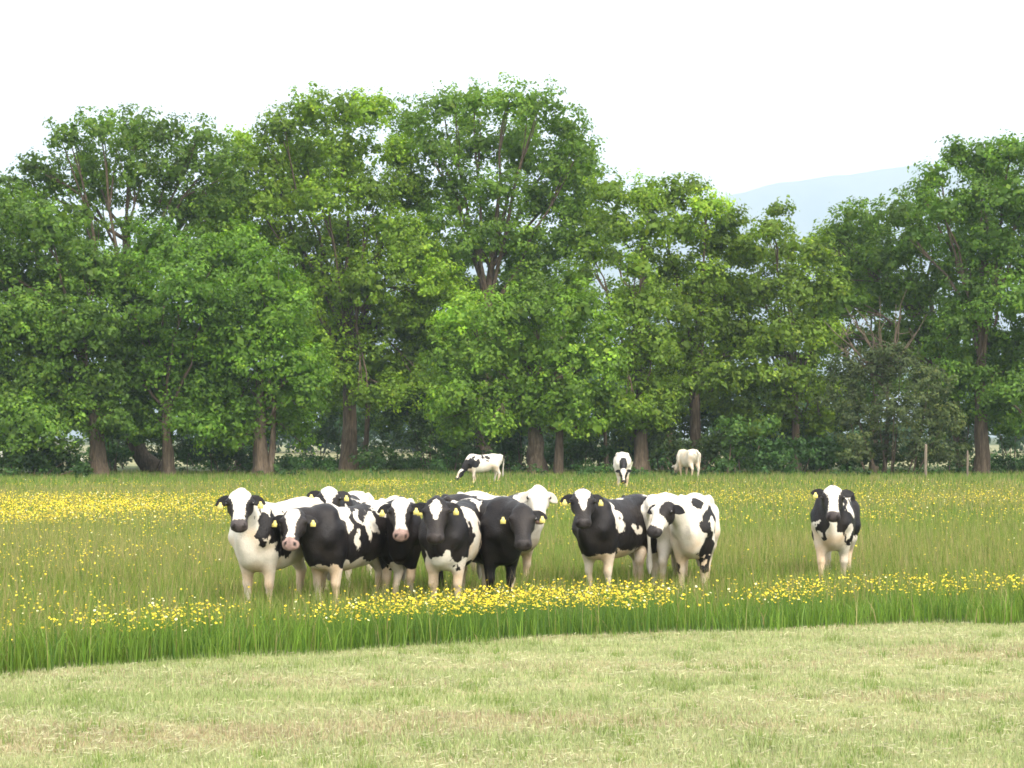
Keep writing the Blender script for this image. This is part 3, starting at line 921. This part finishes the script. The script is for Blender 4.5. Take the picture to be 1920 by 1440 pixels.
    for (c, cx, cy, cz, rx, ry, rz) in coat[1]:
        q = ((Vw[:, 0] - cx) / rx) ** 2 + ((Vw[:, 1] - cy) / ry) ** 2 + ((Vw[:, 2] - cz) / rz) ** 2
        g = np.clip((1 - np.sqrt(q) - nz * .42) * min(rx, rz), -K, K)
        fld = np.maximum(fld, g) if c == 'b' else np.minimum(fld, -g)
    if legs_white:
        fld = np.minimum(fld, np.clip(V[:, 2] + nz * 0.08 - legs_white, -K, K))
    hn = nz * 0.012
    us = [-.1, .0, .08, .16, .26, .36, .44, .55]
    fh = np.full(len(V), K)
    FACES = {'blaze': ([.10, .115, .095, .066, .056, .058, .075, .075], -.075), 'narrow': ([.03, .085, .085, .058, .035, .025, .035, .03], -.06),
             'star': ([-.1, .02, .060, .045, .012, -.05, -.05, -.05], -.03)}
    if face in FACES:
        bw = np.interp(u, us, blaze or FACES[face][0])
        fh = np.clip(np.maximum(np.abs(ww) + hn - bw, FACES[face][1] - v), -K, K)
    elif face == 'white':
        fh = np.full(len(V), -K)
    elif face == 'patch':                                           # white face, black patch about one eye
        g1 = 1 - (np.sqrt(((u - .12) / .15) ** 2 + ((ww - .10) / .10) ** 2) + nz * .2)
        g2 = 1 - (np.sqrt(((u - .45) / .05) ** 2 + ((ww + .05) / .05) ** 2) + nz * .3)
        fh = np.clip(np.maximum(g1 * .1, g2 * .05), -K, K)
    fld = np.where(is_head, fh, fld)
    tone = 1 + 0.06 * noise3(V, seed + 5, 6.0)[:, None]
    C = (WHITE * (1 - cream) + np.array([0.62, 0.53, 0.40]) * cream) * tone
    mz = np.clip((u - .455 + hn) / .03, 0, 1) * is_head
    mcol = np.array(muzzle) * (1 + .2 * noise3(V, seed + 6, 40.0)[:, None])
    mzc = (is_head & (u > .415)).astype(float)[:, None]
    C = C * (1 - mzc) + mcol * mzc
    nost = is_head & (np.sqrt(((u - .50) / .022) ** 2 + ((np.abs(ww) - .048) / .017) ** 2) < 1) & (v > -.085)
    C[nost] = (0.012, 0.009, 0.009)
    mouth = is_head & (np.abs(v + .098) < .010) & (u > .34)
    C[mouth] = (0.02, 0.016, 0.016)
    hoof = V[:, 2] < 0.055
    C[hoof] = (0.04, 0.033, 0.028)
    # blotchy stains on lower legs and belly, plus warm shading painted into the coat
    stain_shade = np.clip(noise3(V, seed + 8, 8.0) * .45 + noise3(V, seed + 9, 22.0) * .25 + (0.92 - V[:, 2]) * 1.2, 0, 1)[:, None] * 0.8
    C = C * (1 - stain_shade) + (C * np.array([0.84, 0.64, 0.45])) * stain_shade
    fld[is_head & (u > .455)] = -K; fld[nost | mouth | hoof] = -K
    polys = [Q]
    Vs, Cs, Fl, off = [V], [C], [fld], len(V)
    # ---- ears, same mesh as the body
    ear_tip = []
    for s in (1, -1):
        root_p = poll_h + (f * 0.03 + w * s * 0.098 + n * -0.035) * hs
        dirv = w * s * math.cos(R(ears_drop)) - np.array([0, 0, 1]) * math.sin(R(ears_drop)) + n * -0.05 + f * r.uniform(-.05, .12)
        dirv /= np.linalg.norm(dirv)
        faceN = n * 0.85 + f * 0.35                                  # the cup opens forward
        faceN = faceN - dirv * (faceN @ dirv); faceN /= np.linalg.norm(faceN)
        cross = np.cross(dirv, faceN)
        ts = np.linspace(0, 1, 8)
        wid = np.interp(ts, [0, .15, .4, .7, .9, 1], [.030, .045, .062, .052, .028, .008])
        rings = []
        for t, wd in zip(ts, wid):
            c = root_p + dirv * (0.195 * t) - faceN * 0.02 * math.sin(t * 2.2)
            th = 0.016 * (1 - t) + 0.006
            ring = []
            for a in np.linspace(0, 2 * np.pi, 10, endpoint=False):
                yy = math.cos(a) * wd
                zz = math.sin(a) * th + 0.30 * wd * (abs(math.cos(a)) ** 2)        # cupped
                ring.append(c + cross * yy + faceN * zz)
            rings.append(ring)
        E = np.array(rings).reshape(-1, 3)
        j = np.arange(10)
        qs = [np.stack([k * 10 + j, k * 10 + (j + 1) % 10, (k + 1) * 10 + (j + 1) % 10, (k + 1) * 10 + j], 1) for k in range(7)]
        qs = np.concatenate(qs)
        if s < 0: qs = qs[:, ::-1]
        polys.append(qs + off)
        Vs.append(E)
        ec = np.tile(np.array(ear_col), (len(E), 1))
        Cs.append(ec); Fl.append(np.full(len(E), -K)); off += len(E)
        ear_tip.append((root_p + dirv * 0.13 + faceN * 0.012 - np.array([0, 0, .035]), dirv, faceN))
    # ---- tail
    sway = r.normal(0, .05)
    tp = np.array([[-0.80, 0, 1.27], [-0.88, 0, 1.24], [-0.93, sway * .3, 1.10], [-0.93, sway * .6, .90], [-0.92, sway, .70], [-0.91, sway, .55], [-0.91, sway * 1.1, .42], [-0.91, sway * 1.2, .32]])
    TV, TQ = tube(tp, np.array([.04, .038, .03, .024, .021, .03, .042, .012]), 8, seed)
    tc = np.where(TV[:, 2:3] < .6, BLACK * .3 + WHITE * .7, WHITE if coat[0] == 'w' else BLACK)
    polys.append(TQ + off); Vs.append(TV); Cs.append(tc); Fl.append(np.full(len(TV), -K)); off += len(TV)
    # ---- place
    X, Y = px_ground(px, py)
    rz = R(heading)
    anchor = {'front': 0.44, 'mid': -0.1, 'rear': -0.62}[ref] * scale
    loc = (X - math.cos(rz) * anchor, Y - math.sin(rz) * anchor, 0)
    root = empty('cow', loc, rz)
    root.scale = (scale,) * 3
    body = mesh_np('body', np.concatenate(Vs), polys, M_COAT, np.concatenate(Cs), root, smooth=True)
    at = body.data.attributes.new('coat', 'FLOAT', 'POINT')
    at.data.foreach_set('value', np.concatenate(Fl).astype(np.float32))
    # ---- eyes and ear tags
    for s in (1, -1):
        c = poll_h + (f * .122 + w * s * .145 + n * -.008) * hs
        U = []
        for a in range(7):
            th = math.pi * a / 6
            for b in range(10):
                ph = 2 * math.pi * b / 10
                U.append(c + 0.022 * (f * math.cos(th) * 1.25 + (n * math.cos(ph) + w * math.sin(ph)) * math.sin(th)))
        j = np.arange(10)
        qs = np.concatenate([np.stack([k * 10 + j, k * 10 + (j + 1) % 10, (k + 1) * 10 + (j + 1) % 10, (k + 1) * 10 + j], 1) for k in range(6)])
        mesh_np('eye', np.array(U), [qs], M_EYE, None, root, smooth=True)
    for k, (tp_, dv, fn) in enumerate(ear_tip):
        if not tags[k]: continue
        up = np.array([0, 0, 1.0]); up = up - fn * (up @ fn); up /= np.linalg.norm(up)
        sd_ = np.cross(fn, up)
        prof = [(-.012, .034), (.012, .034), (.016, .012), (.031, -.004), (.031, -.044), (-.031, -.044), (-.031, -.004), (-.016, .012)]
        pts = [tp_ + sd_ * a + up * b + fn * z for z in (.004, .012) for a, b in prof]
        m = len(prof)
        fr = [np.array([list(range(m, 2 * m))]), np.array([list(range(m))[::-1]]), np.array([[i, (i + 1) % m, m + (i + 1) % m, m + i] for i in range(m)])]
        mesh_np('ear_tag', np.array(pts), fr, M_TAG, None, root)
    tag(root, label, cat, group)
    return root


HERD = 'heifers standing in the buttercup meadow'
PINK = (0.30, 0.20, 0.175)
# --- the group in front (left side of a cow is +y)
make_cow('white heifer with white face, black ears and a dark streak down its neck', 486, 1156, -116,
         ('w', [('b', .66, .17, 1.02, .13, .12, .26), ('b', .54, .24, .92, .075, .12, .10), ('b', .42, .26, .78, .07, .12, .09), ('b', .50, .24, 1.10, .06, .12, .12), ('b', .24, .3, .95, .11, .14, .32), ('b', .36, .26, 1.0, .05, .1, .08),
                ('b', .56, -.22, .88, .1, .1, .12), ('b', -.3, -.2, 1.1, .3, .3, .2)]),
         'blaze', neck=(41, 14), head=(51, 32), neck_col='w', muzzle=(.06, .05, .05), group=HERD, scale=1.02)
make_cow('black heifer with a white blaze, white shoulder flash and striped ribs, head lowered', 614, 1151, -127,
         ('b', [('w', .32, .16, 1.25, .13, .22, .22), ('w', -.02, .28, 1.08, .055, .12, .22), ('w', .10, .2, 1.2, .05, .14, .10), ('w', -.14, .26, 1.10, .06, .12, .18), ('w', -.50, .2, 1.30, .24, .25, .14),
                ('w', -.25, .2, 1.30, .12, .14, .05), ('w', .18, .3, .86, .04, .1, .12), ('w', 0.05, .0, .55, .5, .4, .11), ('w', -.3, .3, .95, .05, .1, .08)]),
         'blaze', neck=(17, 6), head=(45, 36), scale=.98, legs_white=.60, group=HERD, muzzle=PINK, tags=(1, 1), blaze=[.02, .06, .075, .056, .036, .035, .045, .04], ears_drop=14)
make_cow('heifer half hidden behind the striped black one, wide white forehead between black ears', 634, 1112, -100,
         ('w', [('b', .3, 0, 1.0, .5, .4, .4)]), 'blaze', neck=(36, 4), head=(47, 16), neck_col='b', group=HERD, blaze=[.09, .10, .09, .055, .03, .03, .05, .05])
make_cow('heifer with broad white blaze and pink nose peering out between two black neighbours', 748, 1139, -84,
         ('b', [('w', -.3, 0, 1.2, .5, .5, .25)]), 'blaze', neck=(27, 0), head=(53, -2), legs_white=.5, group=HERD, muzzle=PINK, blaze=[.09, .095, .085, .06, .05, .06, .08, .08])
make_cow('black-faced heifer with a white star, white flank and white brisket', 836, 1153, -106,
         ('b', [('w', .05, .32, .95, .26, .2, .5), ('b', -.12, .34, .95, .07, .12, .32), ('w', .62, 0, .60, .28, .30, .17), ('w', .22, .24, 1.22, .18, .12, .18), ('w', .40, -.26, 1.05, .05, .1, .2),
                ('w', -.5, 0, 1.2, .25, .4, .2)]),
         'star', neck=(32, 9), head=(55, 16), legs_white=.52, group=HERD)
make_cow('solid black heifer with a thin pale streak behind the shoulder', 938, 1143, -56,
         ('b', [('w', .22, -.29, 1.02, .025, .1, .18), ('w', -.72, -.14, 1.16, .08, .1, .12), ('w', .45, .155, .30, .1, .05, .16)]),
         'black', neck=(14, -12), head=(53, -32), group=HERD, ears_drop=12, scale=1.03)
make_cow('white-faced heifer standing behind the solid black one, back white with black blotches', 972, 1110, -48,
         ('w', [('b', .1, -.2, 1.18, .14, .2, .05), ('b', -.35, -.1, 1.24, .10, .15, .05), ('b', .45, -.1, 1.26, .14, .1, .08)]), 'white', neck=(37, -16), head=(50, -40),
         neck_col='w', group=HERD, ear_col=(.5, .46, .40), tags=(0, 0), muzzle=PINK, scale=1.0, ears_drop=34)
make_cow('black heifer with white forehead, white stripe behind shoulder and white forelegs', 1122, 1125, -127,
         ('b', [('w', .40, .25, 1.10, .06, .12, .24), ('w', .30, .28, .92, .06, .1, .13), ('w', .02, .30, .98, .07, .1, .06), ('w', -.1, .3, .90, .08, .1, .05), ('w', .05, .1, 1.31, .22, .16, .05),
                ('w', -.62, .1, 1.30, .12, .14, .06), ('w', -.1, 0, .55, .5, .4, .10)]),
         'narrow', neck=(36, 16), head=(49, 36), legs_white=.58, group=HERD, blaze=[.05, .075, .07, .045, .03, -.02, -.05, -.05])
make_cow('white heifer turned away beside the white-striped black one, showing its rump', 1222, 1117, 76,
         ('w', [('b', -.2, .26, .62, .10, .1, .10), ('b', -.30, -.3, 1.0, .10, .1, .1), ('b', .3, .1, 1.3, .12, .1, .08)]), 'white', neck=(20, 10), head=(50, 0), neck_col='w',
         group=HERD, tags=(0, 0), ref='rear', scale=.99)
make_cow('white heifer with black patches, head hanging low and turned aside, black around one eye', 1298, 1122, -98,
         ('w', [('b', .60, .19, 1.02, .22, .15, .20), ('b', .56, .21, .80, .16, .15, .30), ('b', .46, .16, .52, .12, .1, .16), ('b', .60, .05, 1.24, .14, .12, .10), ('b', .45, -.17, .42, .08, .1, .10),
                ('b', .45, .26, .72, .06, .1, .05)]),
         'patch', neck=(20, -40), head=(49, -30), neck_col='w', group=HERD, tags=(0, 0), scale=1.0, neck_len=.50)
make_cow('lone heifer walking forward, white blaze, black chest above white legs', 1560, 1102, -104,
         ('b', [('w', .34, .20, 1.16, .16, .12, .24), ('w', .57, .205, 1.02, .13, .07, .30), ('w', .56, -.215, 1.0, .11, .05, .28), ('w', .80, .0, .84, .2, .035, .28), ('w', .55, 0, .62, .35, .3, .14), ('w', -.3, 0, 1.25, .3, .2, .12)]),
         'blaze', neck=(35, 5), head=(51, 6), legs_white=.66, group=HERD, muzzle=(.05, .04, .04), stance=(-.10, .22, .12, -.15), tags=(0, 1), neck_col='b')
# --- the three grazing behind
GRAZ = 'heifers grazing near the trees'
make_cow('white heifer with black neck grazing sideways near the forked oak', 910, 908, 196,
         ('w', [('b', .55, .15, .95, .30, .3, .26), ('b', .05, .22, 1.20, .08, .2, .06), ('b', -.2, .2, 1.16, .10, .2, .06), ('b', -.12, .28, 1.02, .07, .1, .05)]), 'narrow',
         neck=(-48, 12), head=(52, 20), neck_col='b', group=GRAZ, res=.034, tags=(0, 0), neck_len=.62, stance=(.05, -.15, 0, .1), ref='mid', blaze=[.1, .1, .1, .08, .07, .07, .07, .07])
make_cow('small black and white heifer grazing head-on beside the reddish trunk', 1168, 917, -92,
         ('w', [('b', .5, .05, 1.12, .2, .16, .12)]), 'narrow', neck=(-38, 0), head=(66, 0), neck_col='b', group=GRAZ, res=.034, tags=(0, 0), neck_len=.58, scale=1.1, ref='front')
make_cow('plain cream heifer with its rump turned, grazing in front of the brambly shrub', 1292, 898, 112, ('w', []), 'white', neck=(-48, 5), head=(56, 0), neck_col='w', ear_col=(.6, .55, .48),
         group=GRAZ, res=.034, tags=(0, 0), neck_len=.62, ref='mid', cream=.45, scale=1.1)

# ------------------------------------------------------------------ grass and flowers
def blades(name, X, Y, H, W, col, mat, bend=0.35, seg=2, z0=0.0, flatness=None, seed=1, tipcol=None):
    """grass blades: seg=2 -> 5 verts 3 tris, seg=1 -> one triangle"""
    r = np.random.default_rng(seed)
    n = len(X)
    a = r.uniform(0, 2 * np.pi, n)
    b = r.uniform(0, 2 * np.pi, n)
    dx, dy = np.cos(a), np.sin(a)
    lean = (np.abs(r.normal(0, bend, n)) + 0.05) * H
    lx, ly = np.cos(b) * lean, np.sin(b) * lean
    up = np.sqrt(np.maximum(H ** 2 - lean ** 2, (0.1 * H) ** 2))
    Z0 = np.full(n, z0)
    base1 = np.stack([X - dx * W / 2, Y - dy * W / 2, Z0], 1)
    base2 = np.stack([X + dx * W / 2, Y + dy * W / 2, Z0], 1)
    tip = np.stack([X + lx, Y + ly, Z0 + up], 1)
    if seg == 1:
        V = np.stack([base1, base2, tip], 1).reshape(-1, 3)
        i = np.arange(n) * 3
        F = [np.stack([i, i + 1, i + 2], 1)]
        k = 3
    else:
        mx, my, mz = X + lx * .3, Y + ly * .3, Z0 + up * .55
        m1 = np.stack([mx - dx * W * .4, my - dy * W * .4, mz], 1)
        m2 = np.stack([mx + dx * W * .4, my + dy * W * .4, mz], 1)
        V = np.stack([base1, base2, m2, m1, tip], 1).reshape(-1, 3)
        i = np.arange(n) * 5
        F = [np.stack([i, i + 1, i + 2, i + 3], 1), np.stack([i + 3, i + 2, i + 4], 1)]
        k = 5
    C = np.repeat(col, k, 0)
    if tipcol is not None:
        C = C.reshape(n, k, 3); C[:, -1] = tipcol; C = C.reshape(-1, 3)
    return V, F, C


def join_blades(name, parts, mat, label, cat):
    Vs, Cs, P3, P4, off = [], [], [], [], 0
    for V, F, C in parts:
        for f in F:
            (P3 if f.shape[1] == 3 else P4).append(f + off)
        Vs.append(V); Cs.append(C); off += len(V)
    polys = []
    if P3: polys.append(np.concatenate(P3))
    if P4: polys.append(np.concatenate(P4))
    o = mesh_np(name, np.concatenate(Vs), polys, mat, np.concatenate(Cs))
    return tag(o, label, cat, kind='stuff')


def frustum_points(n, d0, d1, seed, margin=1.12, side=1.5, power=1.0):
    """points on the ground between two distances, spread over what the camera and a step aside can see"""
    r = np.random.default_rng(seed)
    u = r.uniform(0, 1, n)
    Y = d0 * (d1 / d0) ** u if power == 1.0 else np.sqrt(d0 ** 2 + u * (d1 ** 2 - d0 ** 2))
    hw = Y * (960.0 / FPX) * margin + side
    return r.uniform(-1, 1, n) * hw, Y


def mixcol(t, a, b):
    return np.array(a)[None] * (1 - t[:, None]) + np.array(b)[None] * t[:, None]


def P3(X, Y):
    return np.stack([X, Y, np.zeros_like(X)], 1)


def meadow():
    parts = []
    r = np.random.default_rng(201)
    GREEN, OLIVE, STRAW, DEEP = (0.132, 0.222, 0.034), (0.226, 0.248, 0.060), (0.35, 0.29, 0.14), (0.065, 0.14, 0.022)
    # zones: number, near, far, height, width, segments
    zones = [(110000, 14.0, 25.5, .40, .010, 2), (130000, 24.0, 42.0, .38, .014, 1), (110000, 40.0, 66.0, .32, .028, 1), (80000, 64.0, 100.0, .32, .052, 1)]
    for k, (n, d0, d1, h, w, seg) in enumerate(zones):
        X, Y = frustum_points(n, d0, d1, 210 + k, power=1.0 if k < 2 else 2)
        e = edge_y(X)
        keep = Y > e + r.normal(0, .09, n) + .12 * noise3(P3(X, Y), 219, 7.0)
        X, Y, e = X[keep], Y[keep], e[keep]
        m = len(X)
        P = P3(X, Y)
        big = noise3(P, 221, .35) * .5 + noise3(P, 222, 1.1) * .35 + noise3(P * np.array([1, .3, 1]), 223, .12) * .4
        back = Y - e
        lush = np.clip(1.0 - back / 1.7 + .25 * big, 0, .9)                       # ungrazed lush margin beside the cut
        verge = np.clip((Y - 62) / 14, 0, 1)                          # greener verge under the trees
        t = np.clip(.62 + .30 * big + r.normal(0, .22, m) - .75 * lush - .55 * verge, 0, 1)
        col = mixcol(t, GREEN, OLIVE)
        s = (r.uniform(0, 1, m) < np.clip(.19 + .30 * big - .24 * lush - .16 * verge, 0.02, .75))
        col[s] = mixcol(r.uniform(.3, 1, s.sum()), OLIVE, STRAW)
        dk = r.uniform(0, 1, m) < .14
        col[dk] = np.array(DEEP)
        col *= np.exp(r.normal(0, .18, m))[:, None]
        H = h * r.uniform(.5, 1.2, m) * (1 + .22 * big + .16 * noise3(P, 224, 5.0) * (back < 2)) * np.where(back < .5, 1.05, 1)
        H = np.maximum(H, .1)
        parts.append(blades('g', X, Y, H, w * r.uniform(.6, 1.3, m), col, M_GRASS, bend=.32, seg=seg, seed=230 + k))
        # flowering stalks: thin, taller, brownish
        ns = int(m * .06)
        j = r.choice(m, ns, replace=False)
        j = j[(back[j] > .6) | (r.uniform(0, 1, len(j)) < .3)]
        colS = mixcol(r.uniform(0, 1, len(j)), (0.26, 0.19, 0.09), (0.37, 0.32, 0.15))
        parts.append(blades('s', X[j], Y[j], h * r.uniform(1.0, 1.55, len(j)), w * .55 * np.ones(len(j)), colS, M_GRASS, bend=.18, seg=seg, seed=240 + k))
    join_blades('meadow_grass', parts, M_GRASS, 'tall uncut meadow grass around the cows', 'grass')


meadow()


def mown():
    r = np.random.default_rng(301)
    parts = []
    n = 200000
    X, Y = frustum_points(n, 10.6, 21.5, 302, power=1.0, side=1.2)
    keep = Y < edge_y(X) + .15
    X, Y = X[keep], Y[keep]
    m = len(X)
    P = P3(X, Y) * np.array([.45, 1.2, 1])
    big = noise3(P, 311, 1.1) * .6 + noise3(P, 312, 2.9) * .5
    patch = noise3(P3(X, Y), 313, 2.2) + .5 * noise3(P3(X, Y), 314, 6)
    G, S, B = (0.225, 0.285, 0.10), (0.385, 0.405, 0.225), (0.33, 0.25, 0.16)
    t = np.clip(.50 + .34 * big - .22 * patch + r.normal(0, .25, m), 0, 1)
    col = mixcol(t, G, S)
    b = (big + .35 * r.normal(0, 1, m)) > .62
    col[b] = mixcol(r.uniform(0, .6, b.sum()), B, S)
    col *= np.exp(r.normal(0, .2, m))[:, None]
    H = .05 * r.uniform(.5, 1.35, m) * (1 + .3 * patch)
    H = np.maximum(H, .015)
    parts.append(blades('m', X, Y, H, .008 * r.uniform(.6, 1.4, m), col, M_MOWN, bend=.55, seg=1, z0=.003, seed=320))
    # greener tufts
    nt = 260
    tx, ty = frustum_points(nt, 10.8, 20.5, 330, side=1.0)
    k = 45
    X = np.repeat(tx, k) + r.normal(0, .06, nt * k); Y = np.repeat(ty, k) + r.normal(0, .06, nt * k)
    keep = Y < edge_y(X) - .1
    X, Y = X[keep], Y[keep]
    col = mixcol(r.uniform(0, .7, len(X)), (.10, .20, .03), (.30, .31, .10))
    parts.append(blades('t', X, Y, .085 * r.uniform(.5, 1.3, len(X)), .007 * np.ones(len(X)), col, M_MOWN, bend=.4, seg=1, z0=.003, seed=331))
    # dry clippings lying on the stubble
    n = 26000
    X, Y = frustum_points(n, 10.6, 21.0, 340, side=1.2)
    P = P3(X, Y) * np.array([.45, 1.2, 1])
    big = noise3(P, 311, 1.1) * .6 + noise3(P, 312, 2.9) * .5
    keep = (Y < edge_y(X) - .05) & (big + r.normal(0, .5, n) > -.1)
    X, Y = X[keep], Y[keep]
    m = len(X)
    a = r.uniform(0, 6.28, m); L = r.uniform(.02, .075, m)
    z = r.uniform(.012, .045, m)
    p0 = np.stack([X, Y, z], 1); p1 = np.stack([X + np.cos(a) * L, Y + np.sin(a) * L, z + r.normal(0, .012, m)], 1)
    wv = np.stack([-np.sin(a) * .0028, np.cos(a) * .0028, np.full(m, .0015)], 1)
    V = np.stack([p0 - wv, p0 + wv, p1 + wv, p1 - wv], 1).reshape(-1, 3)
    i = np.arange(m) * 4
    col = mixcol(r.uniform(0, 1, m), (.42, .42, .25), (.30, .27, .17)) * np.exp(r.normal(0, .2, m))[:, None]
    parts.append((V, [np.stack([i, i + 1, i + 2, i + 3], 1)], np.repeat(col, 4, 0)))
    join_blades('mown_grass', parts, M_MOWN, 'short pale mown grass with dry clippings in front of the meadow', 'grass')


mown()


def flowers():
    r = np.random.default_rng(401)
    Vs, Fs, Cs, off = [], [], [], 0
    SV, off2 = [], 0
    Xs, Ys, Zs, Ss = [], [], [], []

    def add(X, Y, z, s):
        Xs.append(X); Ys.append(Y); Zs.append(z); Ss.append(s)
    # dense band just behind the lush margin
    n = 26000
    X = r.uniform(-8.5, 9.5, n)
    back = np.abs(r.normal(.6, .65, n))
    Y = edge_y(X) + back + .1
    px = X / Y * FPX + 960
    P = P3(X, Y)
    dens = np.interp(px, [-100, 0, 200, 420, 640, 900, 1300, 1500, 1750, 1920, 2100], [.34, .34, .26, .20, .36, .75, .85, .55, .40, .5, .5])
    dens = dens * np.clip(.55 + .7 * noise3(P, 411, 1.4) + .3 * noise3(P, 412, 4.0), 0.03, 1.4)
    keep = r.uniform(0, 1, n) < dens * .95
    m = keep.sum()
    add(X[keep], Y[keep], r.uniform(.26, .46, m), .006 + .011 * r.uniform(0, 1, m) ** 1.6)
    # scattered over the mid field, more on the left
    n = 30000
    X, Y = frustum_points(n, 18, 42, 421, power=2)
    px = X / Y * FPX + 960
    row = HORIZON + FPX * CAMH / Y
    P = P3(X, Y)
    dens = .03 + .3 * np.clip(noise3(P, 422, .5), 0, 1) * np.where(px < 420, 1.0, .35)
    dens += .5 * np.exp(-((px - 100) / 180) ** 2 - ((row - 1095) / 28) ** 2) + .35 * np.exp(-((px - 60) / 150) ** 2 - ((row - 1190) / 30) ** 2)
    keep = (r.uniform(0, 1, n) < dens) & (Y > edge_y(X) + .6)
    m = keep.sum()
    add(X[keep], Y[keep], r.uniform(.22, .42, m), r.uniform(.008, .016, m))
    # golden drift in the far part on the left, thinning out to the right
    n = 200000
    X, Y = frustum_points(n, 38, 74, 431, power=2)
    px = X / Y * FPX + 960
    row = HORIZON + FPX * CAMH / Y
    P = P3(X, Y) * np.array([.35, 1, 1])
    nzv = noise3(P, 432, .35) * .5 + noise3(P3(X, Y), 433, .9) * .3
    drift = 1.0 * np.exp(-((row - 990) / 34) ** 2) * np.interp(px, [-100, 0, 150, 420, 560, 800, 1920, 2100], [1, 1, .95, .7, .25, .12, .12, .12])
    drift += .16 * np.exp(-((row - 975) / 45) ** 2) + .4 * np.exp(-((row - 922) / 8) ** 2 - ((px - 720) / 70) ** 2)
    keep = r.uniform(0, 1, n) < 1.0 * drift * np.clip(.75 + nzv, .1, 1.5)
    m = keep.sum()
    add(X[keep], Y[keep], r.uniform(.20, .40, m), r.uniform(.010, .021, m))
    X = np.concatenate(Xs); Y = np.concatenate(Ys); Z = np.concatenate(Zs); S = np.concatenate(Ss)
    n = len(X)
    # cup of five petals: rim ring of five points round a lower centre
    tilt = r.normal(0, .45, (n, 2)) + np.array([0, -.35])
    Nn = np.stack([tilt[:, 0], tilt[:, 1], np.ones(n)], 1); Nn /= np.linalg.norm(Nn, axis=1, keepdims=True)
    U = np.cross(Nn, np.array([0, 1.0, 0.1])); U /= np.linalg.norm(U, axis=1, keepdims=True)
    W = np.cross(Nn, U)
    C0 = np.stack([X, Y, Z], 1)
    ring = []
    for k in range(5):
        a = 2 * math.pi * k / 5
        ring.append(C0 + (U * math.cos(a) + W * math.sin(a)) * S[:, None] + Nn * S[:, None] * .35)
    V = np.stack([C0] + ring, 1).reshape(-1, 3)
    i = np.arange(n) * 6
    F = np.concatenate([np.stack([i, i + 1 + k, i + 1 + (k + 1) % 5], 1) for k in range(5)])
    col = mixcol(r.uniform(0, 1, n), (.62, .42, .015), (.80, .66, .05)) * np.exp(r.normal(0, .22, n))[:, None]
    pale = r.uniform(0, 1, n) < .05
    col[pale] = (.8, .78, .45)
    Cc = np.repeat(col, 6, 0)
    # stems
    near = Y < 30
    q = C0[near]
    m = len(q)
    bx = q[:, 0] + r.normal(0, .04, m); by = q[:, 1] + r.normal(0, .04, m)
    st = np.stack([np.stack([bx - .003, by, np.zeros(m)], 1), np.stack([bx + .003, by, np.zeros(m)], 1), q], 1).reshape(-1, 3)
    j = np.arange(m) * 3 + len(V)
    F2 = np.stack([j, j + 1, j + 2], 1)
    Vall = np.concatenate([V, st]); Call = np.concatenate([Cc, np.tile([.08, .16, .03], (len(st), 1))])
    o = mesh_np('buttercups', Vall, [np.concatenate([F, F2])], M_PETAL, Call)
    tag(o, 'yellow buttercups flowering all over the meadow', 'flowers', kind='stuff')
    print('flowers', n)


flowers()


# ------------------------------------------------------------------ air
def haze():
    x0, x1, y0, y1, z0, z1 = -5600, 7300, -60, 8400, -3.0, 1120
    V = [(x0, y0, z0), (x1, y0, z0), (x1, y1, z0), (x0, y1, z0), (x0, y0, z1), (x1, y0, z1), (x1, y1, z1), (x0, y1, z1)]
    F = np.array([[0, 3, 2, 1], [4, 5, 6, 7], [0, 1, 5, 4], [1, 2, 6, 5], [2, 3, 7, 6], [3, 0, 4, 7]])
    m = bpy.data.materials.new('haze_air')
    m.use_nodes = True
    n, l = m.node_tree.nodes, m.node_tree.links
    n.clear()
    out = n.new('ShaderNodeOutputMaterial')
    pv = n.new('ShaderNodeVolumePrincipled')
    pv.inputs['Color'].default_value = (0.575, 0.69, 0.835, 1)
    pv.inputs['Density'].default_value = 0.00027
    pv.inputs['Anisotropy'].default_value = 0.0
    l.new(pv.outputs[0], out.inputs['Volume'])
    o = mesh_np('haze', V, [F], m)
    tag(o, 'pale summer haze in the air over the fields', 'haze', kind='stuff')


haze()
print('leaf tris', LEAFSTAT[0], 'tris', sum(len(o.data.loops) - 2 * len(o.data.polygons) for o in COL.objects if o.type == 'MESH'))
